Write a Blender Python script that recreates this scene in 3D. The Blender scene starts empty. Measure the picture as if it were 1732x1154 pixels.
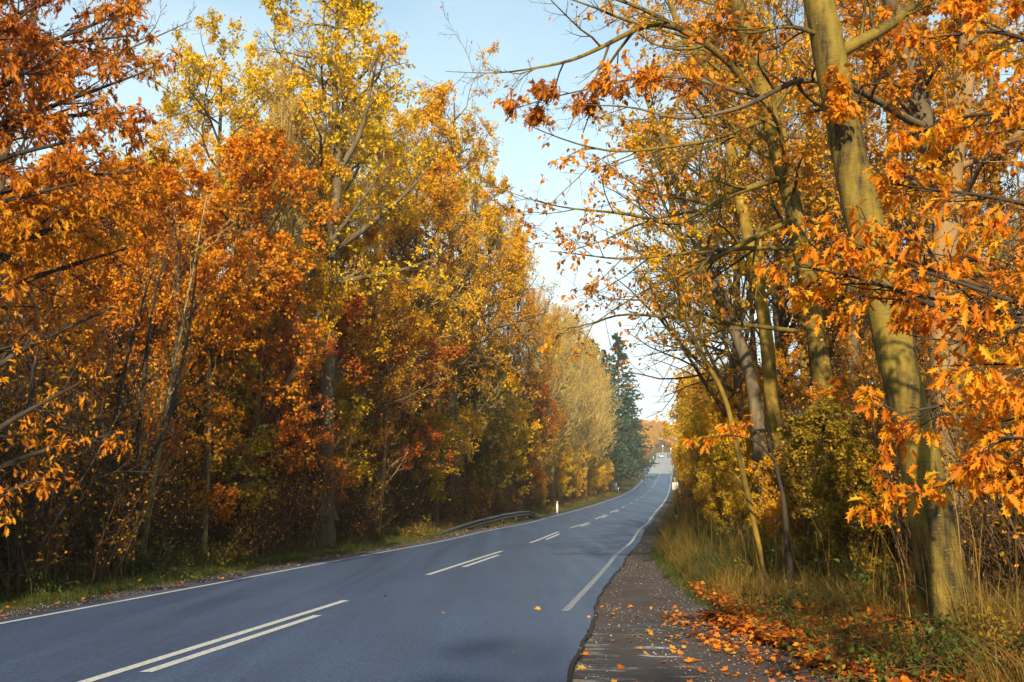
import bpy, math
import numpy as np
from math import radians, sin, cos, tan, pi

scene = bpy.context.scene
COL = scene.collection
# ------------------------------------------------------------------ camera
F = 1684.0; CX = 866.0; CY = 577.0; PITCH = math.atan(203.0/F)
cam_d = bpy.data.cameras.new("camera"); cam = bpy.data.objects.new("camera", cam_d); COL.objects.link(cam)
cam_d.sensor_width = 36.0; cam_d.lens = 36.0*F/1732.0
cam_d.clip_start = 0.05; cam_d.clip_end = 9000
cam.location = (0, 0, 1.6); cam.rotation_euler = (pi/2+PITCH, 0, 0)
scene.camera = cam
# ------------------------------------------------------------------ world, sun, exposure
SUN_AZ = 185.0      # compass style, 0 = +Y, clockwise: the low sun stands behind the camera
SUN_EL = 26.0
w = bpy.data.worlds.new("World"); scene.world = w; w.use_nodes = True
nt = w.node_tree; nt.nodes.clear()
o_ = nt.nodes.new('ShaderNodeOutputWorld'); bg = nt.nodes.new('ShaderNodeBackground')
sky = nt.nodes.new('ShaderNodeTexSky'); sky.sky_type = 'NISHITA'; sky.sun_disc = False
sky.sun_elevation = radians(SUN_EL); sky.sun_rotation = radians(SUN_AZ)
sky.air_density = 1.0; sky.dust_density = 0.6; sky.ozone_density = 1.2
# thin high cloud, laid out on the sky direction
tc = nt.nodes.new('ShaderNodeTexCoord'); mp = nt.nodes.new('ShaderNodeMapping'); mp.inputs['Scale'].default_value = (2.0, 1.2, 6.0)
mp.inputs['Rotation'].default_value = (0.1, 0.25, 0.3)
nz = nt.nodes.new('ShaderNodeTexNoise'); nz.inputs['Scale'].default_value = 1.4; nz.inputs['Detail'].default_value = 7; nz.inputs['Roughness'].default_value = .55
cr = nt.nodes.new('ShaderNodeValToRGB'); cr.color_ramp.elements[0].position = .30; cr.color_ramp.elements[1].position = .80
mx = nt.nodes.new('ShaderNodeMix'); mx.data_type = 'RGBA'
sx = nt.nodes.new('ShaderNodeSeparateXYZ'); mr = nt.nodes.new('ShaderNodeMapRange')
mr.inputs['From Min'].default_value = .06; mr.inputs['From Max'].default_value = .50; mr.inputs['To Min'].default_value = .82; mr.inputs['To Max'].default_value = .06
ad = nt.nodes.new('ShaderNodeMath'); ad.operation = 'ADD'; ml = nt.nodes.new('ShaderNodeMath'); ml.operation = 'MULTIPLY'; ml.inputs[1].default_value = .30; ad.use_clamp = True
nt.links.new(tc.outputs['Generated'], mp.inputs['Vector']); nt.links.new(mp.outputs[0], nz.inputs['Vector'])
nt.links.new(nz.outputs[0], cr.inputs[0]); nt.links.new(tc.outputs['Generated'], sx.inputs[0]); nt.links.new(sx.outputs[2], mr.inputs[0])
nt.links.new(cr.outputs[0], ml.inputs[0]); nt.links.new(ml.outputs[0], ad.inputs[0]); nt.links.new(mr.outputs[0], ad.inputs[1])
nt.links.new(ad.outputs[0], mx.inputs[0]); tn = nt.nodes.new('ShaderNodeMix'); tn.data_type='RGBA'; tn.blend_type='MULTIPLY'; tn.inputs[0].default_value=1; tn.inputs[7].default_value=(.68,.84,.76,1)
nt.links.new(sky.outputs[0], tn.inputs[6]); nt.links.new(tn.outputs[2], mx.inputs[6]); mx.inputs[7].default_value = (4.1, 4.8, 5.0, 1)
nt.links.new(mx.outputs[2], bg.inputs[0]); nt.links.new(bg.outputs[0], o_.inputs[0])
bg.inputs['Strength'].default_value = 0.15
sun_d = bpy.data.lights.new("sun", 'SUN'); sun_d.energy = 5.0; sun_d.angle = radians(0.6); sun_d.color = (1.0, .83, .60)
sun = bpy.data.objects.new("sun", sun_d); COL.objects.link(sun)
sun.rotation_euler = (radians(90-SUN_EL), 0, radians(-SUN_AZ+180)); sun.location = (-30, -30, 40)
vs = scene.view_settings; vs.view_transform = 'Standard'; vs.look = 'None'; vs.exposure = 0.78; vs.gamma = 1
scene.cycles.max_bounces = 8; scene.cycles.diffuse_bounces = 5; scene.cycles.glossy_bounces = 2; scene.cycles.transmission_bounces = 3; scene.cycles.transparent_max_bounces = 4

# ------------------------------------------------------------------ helpers
def at(px, py, Y):
    x = (px-CX)/F; y = (CY-py)/F
    d = np.array([x, cos(PITCH)-sin(PITCH)*y, sin(PITCH)+cos(PITCH)*y])
    return np.array([0, 0, 1.6]) + d*(Y/d[1])
def nrm(v):
    return v/np.maximum(np.linalg.norm(v, axis=-1, keepdims=True), 1e-9)
# centre line of the road read as (depth, px, py)
RT = [(6,-200,1291),(9,160,1141),(12,335,1066.5),(16.3,505,1007),(21.2,607+117,969),(31,850,931),(36,897,916),(46,945,900.5),(51,963,894.5),(61,997,885),(66,1006,879),
      (76,1025,871.6),(81,1032,868),(91,1044,863),(96,1052,859.5),(111,1066,852.5),(126,1076,847),(141,1084,842.6),(156,1090,838.5),(171,1095,834.5),
      (186,1099,831),(201,1102.5,827),(245,1110,813.5),(292,1116.5,801),(332,1121,788.5),(370,1123.5,781),(415,1125.5,774.5),(450,1123.5,769.5),(480,1121,766)]
_c = []
for D, px, py in RT:
    p = at(px, py, D); _c.append((D, p[0], p[2]))
_c = np.array(_c)
# near stretch straight: replace the first rows by the plane and line of the near road
m_ = _c[:,0] < 47
fitx = np.polyfit(_c[4:8,0], _c[4:8,1], 1)
for r_ in _c[m_]: pass
_c[:4,1] = np.polyval(fitx, _c[:4,0]); _c[:7,2] = -0.0372*_c[:7,0]
zend = _c[-1,2]
_c = np.vstack([[-300, np.polyval(fitx,-300), 8.0],[-60, np.polyval(fitx,-60), 2.23],_c,[500, _c[-1,1]+5, zend+.35],[520,_c[-1,1]+15,zend+.45],[545,_c[-1,1]+38,zend+.3],[600,_c[-1,1]+140,zend+.3],[3500,_c[-1,1]+600,zend]])
def smooth_tab(col):
    ys = np.concatenate([np.arange(-300,0,10.), np.arange(0,600,2.), np.arange(600,3501,50.)])
    v = np.interp(ys, _c[:,0], _c[:,col])
    s = np.arange(-6,7); out = v.copy()
    for i,y in enumerate(ys):
        wdt = 2+max(0,min(y,460))*.045
        out[i] = np.mean(np.interp(y+s*wdt/6, _c[:,0], _c[:,col]))
    return ys, out
_ys, _cx = smooth_tab(1); _, _cz = smooth_tab(2)
def rx(Y): return np.interp(Y, _ys, _cx)
def rz(Y): return np.interp(Y, _ys, _cz)
def sstep(a, b, x):
    t = np.clip((x-a)/(b-a), 0, 1); return t*t*(3-2*t)
def bump2(x, y):
    return (np.sin(x*.9+y*.31)+np.sin(y*.77-x*.4+1.3)+.6*np.sin(x*2.3+y*1.9)+.4*np.sin(x*4.1-y*3.3))*.05
def rgrass(Y):      # offset from the centre where the right grass begins
    return np.interp(Y, [5,8.6,11,14.5,20,27.5,40,400], [7.4,6.9,6.2,5.6,5.0,4.6,4.5,4.5])
def lat(u, Y):
    u = np.asarray(u, float); Y = np.asarray(Y, float)
    g = rgrass(Y)
    r = .30*sstep(g, g+2.6, u) + .5*sstep(9, 18, u) + .9*sstep(20, 60, u)
    l = .15*sstep(5.0, 7.0, -u) + .5*sstep(9, 30, -u)
    b = bump2(u*1.0, Y)*(sstep(4.9,6.5,-u)+sstep(g+.2,g+1.6,u))
    far = 3*sstep(520, 690, Y)*(1-.25*np.sin(u*.01+.5))
    hl = 6*sstep(330,480,Y)*sstep(8,50,-u) + 4*sstep(330,480,Y)*sstep(8,50,u)
    return r+l+b+far*sstep(6,25,np.abs(u)+sstep(560,640,Y)*40)+hl
def gz(X, Y): return float(rz(Y)+lat(X-rx(Y), Y))

def mesh_np(name, V, loops, starts, smooth=False, attr=None):
    me = bpy.data.meshes.new(name)
    V = np.ascontiguousarray(V, dtype=np.float32).reshape(-1,3)
    loops = np.ascontiguousarray(loops, dtype=np.int32).ravel(); starts = np.ascontiguousarray(starts, dtype=np.int32).ravel()
    me.vertices.add(len(V)); me.vertices.foreach_set('co', V.ravel())
    me.loops.add(len(loops)); me.loops.foreach_set('vertex_index', loops)
    me.polygons.add(len(starts)); me.polygons.foreach_set('loop_start', starts)
    me.update(calc_edges=True)
    if smooth: me.polygons.foreach_set('use_smooth', np.ones(len(starts), dtype=bool))
    if attr is not None:
        a = me.attributes.new('tint', 'FLOAT', 'FACE'); a.data.foreach_set('value', np.ascontiguousarray(attr, dtype=np.float32))
    return me
class Acc:
    """collects pieces for one mesh"""
    def __init__(s): s.V=[]; s.L=[]; s.S=[]; s.A=[]; s.nv=0; s.nl=0
    def add(s, V, loops, starts, attr=None):
        V = np.asarray(V, float).reshape(-1,3); loops=np.asarray(loops).ravel(); starts=np.asarray(starts).ravel()
        s.V.append(V); s.L.append(loops+s.nv); s.S.append(starts+s.nl); s.A.append(np.zeros(len(starts)) if attr is None else np.asarray(attr))
        s.nv += len(V); s.nl += len(loops)
    def quads(s, V, Q, attr=None):
        Q=np.asarray(Q).reshape(-1,4); s.add(V, Q.ravel(), np.arange(len(Q))*4, attr)
    def box(s, c, d, rotz=0):
        x,y,z = d[0]/2,d[1]/2,d[2]/2
        P = np.array([[a,b,e] for e in (-z,z) for (a,b) in ((-x,-y),(x,-y),(x,y),(-x,y))])
        R = np.array([[cos(rotz),-sin(rotz),0],[sin(rotz),cos(rotz),0],[0,0,1]])
        s.quads(P@R.T+np.asarray(c), [[0,3,2,1],[4,5,6,7],[0,1,5,4],[1,2,6,5],[2,3,7,6],[3,0,4,7]])
    def tube(s, P, R, n, cap=False):
        P=np.asarray(P,float); R=np.asarray(R,float)
        if P.ndim==2: P=P[None]; R=R[None]
        N,K,_=P.shape
        if N==0: return
        T=np.empty_like(P); T[:,1:-1]=P[:,2:]-P[:,:-2]; T[:,0]=P[:,1]-P[:,0]; T[:,-1]=P[:,-1]-P[:,-2]; T=nrm(T)
        av=nrm(P[:,-1]-P[:,0]); ref=np.cross(av, np.array([.31,.83,.46])); ref=nrm(ref)[:,None,:]
        U=nrm(ref-(ref*T).sum(-1,keepdims=True)*T); W=np.cross(T,U)
        a=np.arange(n)*2*pi/n; ca=np.cos(a)[None,None,:,None]; sa=np.sin(a)[None,None,:,None]
        V=P[:,:,None,:]+R[:,:,None,None]*(ca*U[:,:,None,:]+sa*W[:,:,None,:])
        i=np.arange(N)[:,None,None]; k=np.arange(K-1)[None,:,None]; j=np.arange(n)[None,None,:]; j2=(j+1)%n
        b=(i*K+k)*n; Q=np.stack([b+j,b+j2,b+n+j2,b+n+j],-1)
        s.quads(V, Q.reshape(-1,4))
        if cap:
            top = (np.arange(N)*K+K-1)*n
            for t in top: s.add(np.zeros((0,3)), np.arange(n)+t-s.nv, [0])
    def build(s, name, mat=None, smooth=False, attr=False):
        me = mesh_np(name, np.concatenate(s.V), np.concatenate(s.L), np.concatenate(s.S), smooth, np.concatenate(s.A) if attr else None)
        if mat: me.materials.append(mat)
        return me
def mobj(name, me, parent=None, loc=None):
    o = bpy.data.objects.new(name, me); COL.objects.link(o)
    if parent: o.parent = parent
    if loc is not None: o.location = loc
    return o
def tag(o, label=None, cat=None, group=None, kind=None):
    if label: o['label']=label
    if cat: o['category']=cat
    if group: o['group']=group
    if kind: o['kind']=kind
    return o
def empty(name, loc, label, cat, group=None, rz_=0, s=1):
    o = bpy.data.objects.new(name, None); COL.objects.link(o); o.location = loc; o.rotation_euler=(0,0,rz_)
    if np.isscalar(s): s=(s,s,s)
    o.scale = s; o.empty_display_size=.3
    return tag(o, label, cat, group)

# ------------------------------------------------------------------ materials
def newmat(name):
    m = bpy.data.materials.new(name); m.use_nodes=True; t=m.node_tree; b=t.nodes['Principled BSDF']; return m,t,b
def ramp(t, cols, pos=None):
    r=t.nodes.new('ShaderNodeValToRGB'); e=r.color_ramp.elements
    n=len(cols)
    while len(e)<n: e.new(.5)
    for i,c in enumerate(cols):
        e[i].position = (i/(n-1) if pos is None else pos[i]); e[i].color=(*c,1)
    return r
def noise(t, scale, det=4, rough=.55, vec=None, dist=0):
    n=t.nodes.new('ShaderNodeTexNoise'); n.inputs['Scale'].default_value=scale; n.inputs['Detail'].default_value=det; n.inputs['Roughness'].default_value=rough; n.inputs['Distortion'].default_value=dist
    if vec is not None: t.links.new(vec, n.inputs['Vector'])
    return n
def math_(t, op, a, b=None, clamp=False):
    n=t.nodes.new('ShaderNodeMath'); n.operation=op; n.use_clamp=clamp
    for i,v in enumerate((a,b)):
        if v is None: continue
        if isinstance(v,(int,float)): n.inputs[i].default_value=v
        else: t.links.new(v, n.inputs[i])
    return n.outputs[0]
def mixc(t, f, a, b, mode='MIX'):
    n=t.nodes.new('ShaderNodeMix'); n.data_type='RGBA'; n.blend_type=mode
    for i,v in ((0,f),(6,a),(7,b)):
        if isinstance(v,(int,float)): n.inputs[i].default_value=v
        elif isinstance(v,tuple): n.inputs[i].default_value=(*v,1)
        else: t.links.new(v, n.inputs[i])
    return n.outputs[2]
def bump(t, b, h, strength, dist):
    n=t.nodes.new('ShaderNodeBump'); n.inputs['Strength'].default_value=strength; n.inputs['Distance'].default_value=dist
    t.links.new(h, n.inputs['Height']); t.links.new(n.outputs[0], b.inputs['Normal']); return n
def leafmat(name, cols, trans=.42, nscale=.8, objvar=.25, rough=.55, spread=.52):
    m,t,b=newmat(name)
    at_=t.nodes.new('ShaderNodeAttribute'); at_.attribute_name='tint'
    tc=t.nodes.new('ShaderNodeTexCoord'); n=noise(t,nscale,2,.5,tc.outputs['Object'])
    oi=t.nodes.new('ShaderNodeObjectInfo')
    f=math_(t,'MULTIPLY',at_.outputs['Fac'],1-spread)
    nn=math_(t,'MULTIPLY',math_(t,'SUBTRACT',n.outputs[0],.5),spread*3.0)
    f=math_(t,'ADD',f,nn); f=math_(t,'ADD',f,math_(t,'MULTIPLY',math_(t,'SUBTRACT',oi.outputs['Random'],.5),objvar)); f=math_(t,'ADD',f,spread*.5,True)
    r=ramp(t,cols); t.links.new(f,r.inputs[0])
    t.links.new(r.outputs[0],b.inputs['Base Color']); b.inputs['Roughness'].default_value=rough; b.inputs['Specular IOR Level'].default_value=.25
    tr=t.nodes.new('ShaderNodeBsdfTranslucent'); t.links.new(r.outputs[0],tr.inputs[0])
    ms=t.nodes.new('ShaderNodeMixShader'); ms.inputs[0].default_value=trans
    t.links.new(b.outputs[0],ms.inputs[1]); t.links.new(tr.outputs[0],ms.inputs[2]); t.links.new(ms.outputs[0],t.nodes['Material Output'].inputs[0])
    return m
def barkmat(name, cols, scale=3, zsq=.25, bumpd=.02, bs=.6, fine=40):
    m,t,b=newmat(name); tc=t.nodes.new('ShaderNodeTexCoord'); mp=t.nodes.new('ShaderNodeMapping'); mp.inputs['Scale'].default_value=(1,1,zsq)
    t.links.new(tc.outputs['Object'],mp.inputs[0])
    n1=noise(t,scale,6,.6,mp.outputs[0],.4); n2=noise(t,fine,3,.6,mp.outputs[0]); n3=noise(t,.7,3,.5,tc.outputs['Object'])
    f=math_(t,'ADD',math_(t,'MULTIPLY',n1.outputs[0],.6),math_(t,'MULTIPLY',n3.outputs[0],.4))
    r=ramp(t,cols,[.32+.36*i/(len(cols)-1) for i in range(len(cols))]); t.links.new(f,r.inputs[0])
    t.links.new(r.outputs[0],b.inputs['Base Color']); b.inputs['Roughness'].default_value=.85; b.inputs['Specular IOR Level'].default_value=.2
    h=math_(t,'ADD',n1.outputs[0],math_(t,'MULTIPLY',n2.outputs[0],.5)); bump(t,b,h,bs,bumpd)
    return m
M={}
M['leaf_oakgold']=leafmat('leaf_oakgold',[(.30,.27,.008),(.56,.42,.008),(.76,.50,.008),(.82,.52,.010),(.66,.32,.008)])
M['leaf_gold']=leafmat('leaf_gold',[(.48,.21,.007),(.74,.38,.007),(.84,.50,.008),(.66,.44,.010)])
M['leaf_orange']=leafmat('leaf_orange',[(.30,.08,.006),(.62,.21,.006),(.78,.33,.008),(.80,.46,.012)])
M['leaf_red']=leafmat('leaf_red',[(.20,.03,.008),(.46,.09,.008),(.60,.17,.008),(.64,.30,.010)])
M['leaf_rust']=leafmat('leaf_rust',[(.28,.10,.007),(.56,.24,.008),(.70,.35,.009),(.76,.47,.012)])
M['leaf_yellow']=leafmat('leaf_yellow',[(.16,.17,.012),(.50,.33,.012),(.82,.52,.012),(.84,.42,.010)],trans=.5)
M['leaf_tan']=leafmat('leaf_tan',[(.52,.31,.04),(.70,.44,.06),(.78,.54,.09)])
M['leaf_olive']=leafmat('leaf_olive',[(.10,.09,.012),(.24,.18,.014),(.42,.27,.014),(.50,.24,.012)],trans=.4)
M['leaf_green']=leafmat('leaf_green',[(.025,.055,.010),(.06,.10,.012),(.14,.17,.015)],trans=.3)
M['leaf_redoak']=leafmat('leaf_redoak',[(.20,.045,.008),(.52,.13,.006),(.74,.24,.006),(.80,.31,.008),(.82,.46,.016),(.34,.30,.02)],trans=.5,nscale=1.6,spread=.22,objvar=0)
M['leaf_darkred']=leafmat('leaf_darkred',[(.13,.025,.008),(.36,.08,.007),(.58,.20,.007),(.72,.36,.01)],trans=.45,nscale=.5)
M['needle']=leafmat('needle',[(.022,.052,.036),(.045,.09,.052),(.11,.14,.05)],trans=.15,nscale=.4)
M['litter']=leafmat('litter',[(.07,.025,.014),(.20,.05,.012),(.46,.11,.008),(.64,.21,.008),(.68,.36,.03)],trans=.2,nscale=2.2,spread=.28)
M['grass_dry']=leafmat('grass_dry',[(.05,.06,.012),(.12,.095,.018),(.24,.14,.022),(.36,.19,.03)],trans=.25,nscale=.35)
M['grass_green']=leafmat('grass_green',[(.035,.055,.010),(.075,.090,.014),(.16,.14,.025)],trans=.3,nscale=.5)
M['bark_moss']=barkmat('bark_moss',[(.030,.022,.010),(.13,.085,.014),(.235,.155,.020),(.33,.24,.06)],scale=4,zsq=.7,bumpd=.02,bs=.8,fine=45)
def smoothbark(name,dark,mid,light,lichen):
    m,t,b=newmat(name); tc=t.nodes.new('ShaderNodeTexCoord')
    def mp_(s): 
        mp=t.nodes.new('ShaderNodeMapping'); mp.inputs['Scale'].default_value=s; t.links.new(tc.outputs['Object'],mp.inputs[0]); return mp.outputs[0]
    big=noise(t,2.2,4,.6,mp_((1,1,.45)),.6); ring=noise(t,5.,5,.7,mp_((1,1,9)),.3); ver=noise(t,16,4,.7,mp_((1,1,.12))); fine=noise(t,70,3,.7,tc.outputs['Object'])
    f=math_(t,'ADD',math_(t,'MULTIPLY',big.outputs[0],.55),math_(t,'MULTIPLY',ver.outputs[0],.28)); f=math_(t,'ADD',f,math_(t,'MULTIPLY',ring.outputs[0],.17))
    r=ramp(t,[dark,mid,light],[.42,.49,.57]); t.links.new(f,r.inputs[0])
    rr=ramp(t,[(1,1,1),(1,1,1),(.50,.50,.50)],[0,.56,.66]); t.links.new(ring.outputs[0],rr.inputs[0]); c=mixc(t,1.0,r.outputs[0],rr.outputs[0],'MULTIPLY')
    v=t.nodes.new('ShaderNodeTexVoronoi'); v.inputs['Scale'].default_value=1.5; t.links.new(mp_((1.4,1.4,1.2)),v.inputs['Vector'])
    kn=ramp(t,[(.22,.18,.15),(1,1,1)],[.06,.13]); t.links.new(v.outputs['Distance'],kn.inputs[0]); c=mixc(t,1.0,c,kn.outputs[0],'MULTIPLY')
    l1=noise(t,11,5,.75,mp_((1,1,2.2))); lm=ramp(t,[(0,0,0),(.7,.7,.7)],[.62,.68]); t.links.new(l1.outputs[0],lm.inputs[0]); c=mixc(t,lm.outputs[0],c,lichen)
    t.links.new(c,b.inputs['Base Color']); b.inputs['Roughness'].default_value=.8; b.inputs['Specular IOR Level'].default_value=.25
    h=math_(t,'ADD',math_(t,'MULTIPLY',ring.outputs[0],.6),math_(t,'MULTIPLY',fine.outputs[0],.35)); h=math_(t,'ADD',h,math_(t,'MULTIPLY',ver.outputs[0],.5)); h=math_(t,'ADD',h,math_(t,'MULTIPLY',kn.outputs[0],.3)); bump(t,b,h,.75,.02); return m
M['bark_beech']=smoothbark('bark_beech',(.035,.025,.010),(.135,.092,.014),(.215,.150,.020),(.27,.23,.10))
M['bark_grey']=barkmat('bark_grey',[(.045,.035,.022),(.12,.09,.05),(.20,.16,.08)],scale=8,zsq=.2,bumpd=.03)
M['bark_tan']=barkmat('bark_tan',[(.14,.10,.045),(.30,.22,.09),(.42,.32,.15)],scale=5,zsq=.6)
M['bark_dark']=barkmat('bark_dark',[(.018,.015,.012),(.045,.035,.025),(.08,.065,.045)],scale=8,zsq=.3)
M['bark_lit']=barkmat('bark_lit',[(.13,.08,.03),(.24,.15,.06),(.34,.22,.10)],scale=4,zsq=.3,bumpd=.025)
M['twig_gold']=barkmat('twig_gold',[(.26,.18,.06),(.44,.32,.11),(.56,.42,.16)])
M['twig_brown']=barkmat('twig_brown',[(.035,.022,.012),(.085,.05,.022),(.16,.095,.04)])

# ------------------------------------------------------------------ structure: ground, road
YR = np.concatenate([[-300,-200,-120,-80,-60,-45,-35,-25],np.arange(-18,5,2.),np.arange(5,40,.5),np.arange(40,80,1.),np.arange(80,200,2.5),np.arange(200,460,5.),np.arange(460,700,6.),[720,760,820,900,1100,1500,2200,3400]])
def strip(name, ufun, mat, dz, rows=YR, smooth=False, zr=False):
    U = np.stack([np.broadcast_to(f(rows) if callable(f) else f, rows.shape) for f in ufun],1)   # rows x cols
    Yg = np.broadcast_to(rows[:,None],U.shape); X = rx(Yg)+U
    Z = rz(Yg)+lat(U,Yg)+dz
    n,m=U.shape; i=np.arange(n-1)[:,None]; j=np.arange(m-1)[None]; b=i*m+j
    Q=np.stack([b,b+1,b+m+1,b+m],-1).reshape(-1,4)
    a=Acc(); a.quads(np.stack([X,Yg,Z],-1),Q); me=a.build(name,mat,smooth); o=mobj(name,me); return o
# ground
m,t,b=newmat('forest_soil'); tc=t.nodes.new('ShaderNodeTexCoord')
n1=noise(t,.6,5,.6,tc.outputs['Object']); n2=noise(t,9,6,.7,tc.outputs['Object']); n3=noise(t,38,4,.7,tc.outputs['Object'])
r1=ramp(t,[(.035,.022,.012),(.09,.045,.018),(.20,.085,.02),(.16,.10,.03)],[.3,.45,.58,.7]); t.links.new(n2.outputs[0],r1.inputs[0])
r2=ramp(t,[(.03,.045,.012),(.07,.085,.02),(.15,.12,.03)],[.35,.5,.65]); t.links.new(n3.outputs[0],r2.inputs[0])
f=ramp(t,[(0,0,0),(1,1,1)],[.48,.58]); t.links.new(n1.outputs[0],f.inputs[0])
t.links.new(mixc(t,f.outputs[0],r1.outputs[0],r2.outputs[0]),b.inputs['Base Color']); b.inputs['Roughness'].default_value=.95; b.inputs['Specular IOR Level'].default_value=.1
bump(t,b,math_(t,'ADD',n2.outputs[0],n3.outputs[0]),.8,.05); M['soil']=m
UG=[-2600,-1200,-600,-300,-150,-90,-60,-45,-35,-28,-22,-18,-15,-12.5,-11,-10,-9.2,-8.5,-7.9,-7.3,-6.7,-6.2,-5.7,-5.2,-4.8,-4.4,-3.9,0,3.9,4.4,4.8,5.2,5.7,6.2,6.7,7.3,7.9,8.5,9.2,10,11,12.5,15,18,22,28,35,45,60,90,150,300,600,1200,2600]
tag(strip('ground',UG,M['soil'],0.0,smooth=True),kind='structure')
# left and right turf
def turfmat(name, cols, sc=30):
    m,t,b=newmat(name); tc=t.nodes.new('ShaderNodeTexCoord'); n=noise(t,sc,5,.75,tc.outputs['Object']); n2=noise(t,.8,3,.5,tc.outputs['Object'])
    r=ramp(t,cols,[.32+.36*i/(len(cols)-1) for i in range(len(cols))]); t.links.new(math_(t,'ADD',math_(t,'MULTIPLY',n.outputs[0],.6),math_(t,'MULTIPLY',n2.outputs[0],.4)),r.inputs[0]); t.links.new(r.outputs[0],b.inputs['Base Color'])
    b.inputs['Roughness'].default_value=.95; b.inputs['Specular IOR Level'].default_value=.1; bump(t,b,n.outputs[0],.8,.04); return m
M['turf']=turfmat('turf',[(.02,.03,.008),(.05,.07,.012),(.11,.10,.02),(.16,.11,.03)])
jl=lambda Y: .22*np.sin(Y*1.7)+.15*np.sin(Y*4.3+1)
tag(strip('left_verge',[lambda Y:-6.5+jl(Y)*1.5,-5.7,-5.2,-4.8,lambda Y:-4.35+jl(Y)*.5],M['turf'],.006),kind='structure')
tag(strip('right_verge',[lambda Y:rgrass(Y)+jl(Y)*.4,lambda Y:rgrass(Y)+.6,lambda Y:rgrass(Y)+1.2,lambda Y:rgrass(Y)+2+jl(Y)],M['turf'],.006),kind='structure')
# gravel shoulders / lay-by
def gravelmat(name, wet):
    m,t,b=newmat(name); tc=t.nodes.new('ShaderNodeTexCoord')
    n1=noise(t,38,6,.9,tc.outputs['Object']); n2=noise(t,1.4,5,.6,tc.outputs['Object']); v=t.nodes.new('ShaderNodeTexVoronoi'); v.inputs['Scale'].default_value=55; t.links.new(tc.outputs['Object'],v.inputs['Vector'])
    r=ramp(t,[(.014,.010,.010),(.038,.027,.025),(.075,.054,.045),(.22,.17,.12)],[.3,.48,.62,.75]); t.links.new(n1.outputs[0],r.inputs[0])
    r2=ramp(t,[(.5,.45,.42),(1.15,1.1,1.05)],[.38,.62]); t.links.new(n2.outputs[0],r2.inputs[0])
    c=mixc(t,1.0,r.outputs[0],r2.outputs[0],'MULTIPLY')
    if wet:
        # stretched wet patches lying along the road edge
        mp=t.nodes.new('ShaderNodeMapping'); mp.inputs['Scale'].default_value=(.75,1.9,1); mp.inputs['Location'].default_value=(3.1,1.2,0); t.links.new(tc.outputs['Object'],mp.inputs[0])
        n3=noise(t,1.6,6,.62,mp.outputs[0],.3); sx=t.nodes.new('ShaderNodeSeparateXYZ'); t.links.new(tc.outputs['Object'],sx.inputs[0])
        # wet only near the crack in the first metres (object x,y)
        mr1=t.nodes.new('ShaderNodeMapRange'); t.links.new(sx.outputs[0],mr1.inputs[0]); mr1.inputs[1].default_value=2.6; mr1.inputs[2].default_value=.9; mr1.inputs[3].default_value=0; mr1.inputs[4].default_value=1
        mr2=t.nodes.new('ShaderNodeMapRange'); t.links.new(sx.outputs[1],mr2.inputs[0]); mr2.inputs[1].default_value=15.5; mr2.inputs[2].default_value=12; mr2.inputs[3].default_value=0; mr2.inputs[4].default_value=1
        k=math_(t,'MULTIPLY',mr1.outputs[0],mr2.outputs[0]); n3v=math_(t,'ADD',n3.outputs[0],math_(t,'MULTIPLY',math_(t,'SUBTRACT',k,1.0),.22))
        wr=ramp(t,[(0,0,0),(1,1,1)],[.43,.52]); t.links.new(n3v,wr.inputs[0])
        pr=ramp(t,[(0,0,0),(1,1,1)],[.42,.54]); b.inputs['Specular IOR Level'].default_value=.8; t.links.new(n3v,pr.inputs[0])
        c=mixc(t,wr.outputs[0],c,(.03,.028,.03))
        rr=math_(t,'SUBTRACT',.9,math_(t,'MULTIPLY',wr.outputs[0],.60)); rr=math_(t,'SUBTRACT',rr,math_(t,'MULTIPLY',pr.outputs[0],.16)); t.links.new(rr,b.inputs['Roughness'])
        h=math_(t,'ADD',n1.outputs[0],v.outputs['Distance']); h=math_(t,'MULTIPLY',h,math_(t,'SUBTRACT',1.0,math_(t,'ADD',math_(t,'MULTIPLY',wr.outputs[0],.75),math_(t,'MULTIPLY',pr.outputs[0],.25),True)))
    else:
        b.inputs['Roughness'].default_value=.9; h=math_(t,'ADD',n1.outputs[0],v.outputs['Distance'])
    t.links.new(c,b.inputs['Base Color']); bump(t,b,h,.7,.02); return m
M['gravel']=gravelmat('gravel',False); M['layby']=gravelmat('layby',True)
rs=np.random.RandomState(4)
FY=np.unique(np.concatenate([np.arange(3,40,.065),YR[(YR>=3)]]))
_g=np.arange(0,3600,.13); ragged=.55*np.interp(FY,_g,rs.uniform(-1,1,len(_g)))+.45*np.interp(FY,np.arange(0,3600,.6),rs.uniform(-1,1,6000))
rag=lambda Y: np.interp(Y,FY,ragged)
FY2=FY[FY<560]
tag(strip('gravel_shoulder_left',[lambda Y:-4.45+.10*rag(Y),lambda Y:-4.1+0*Y,-3.75],M['gravel'],.010,FY2),kind='structure')
redge=lambda Y: np.interp(Y,[3,8.6,14.5,18,24,27.5,60,700],[4.22,4.19,4.0,3.86,3.93,3.92,3.80,3.78])
tag(strip('layby_gravel',[lambda Y:redge(Y)-.15,lambda Y:redge(Y)+.3,lambda Y:(redge(Y)+rgrass(Y))/2,lambda Y:rgrass(Y)-.3,lambda Y:rgrass(Y)+.15+.12*rag(Y)],M['layby'],.012,FY2),kind='structure')
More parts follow.
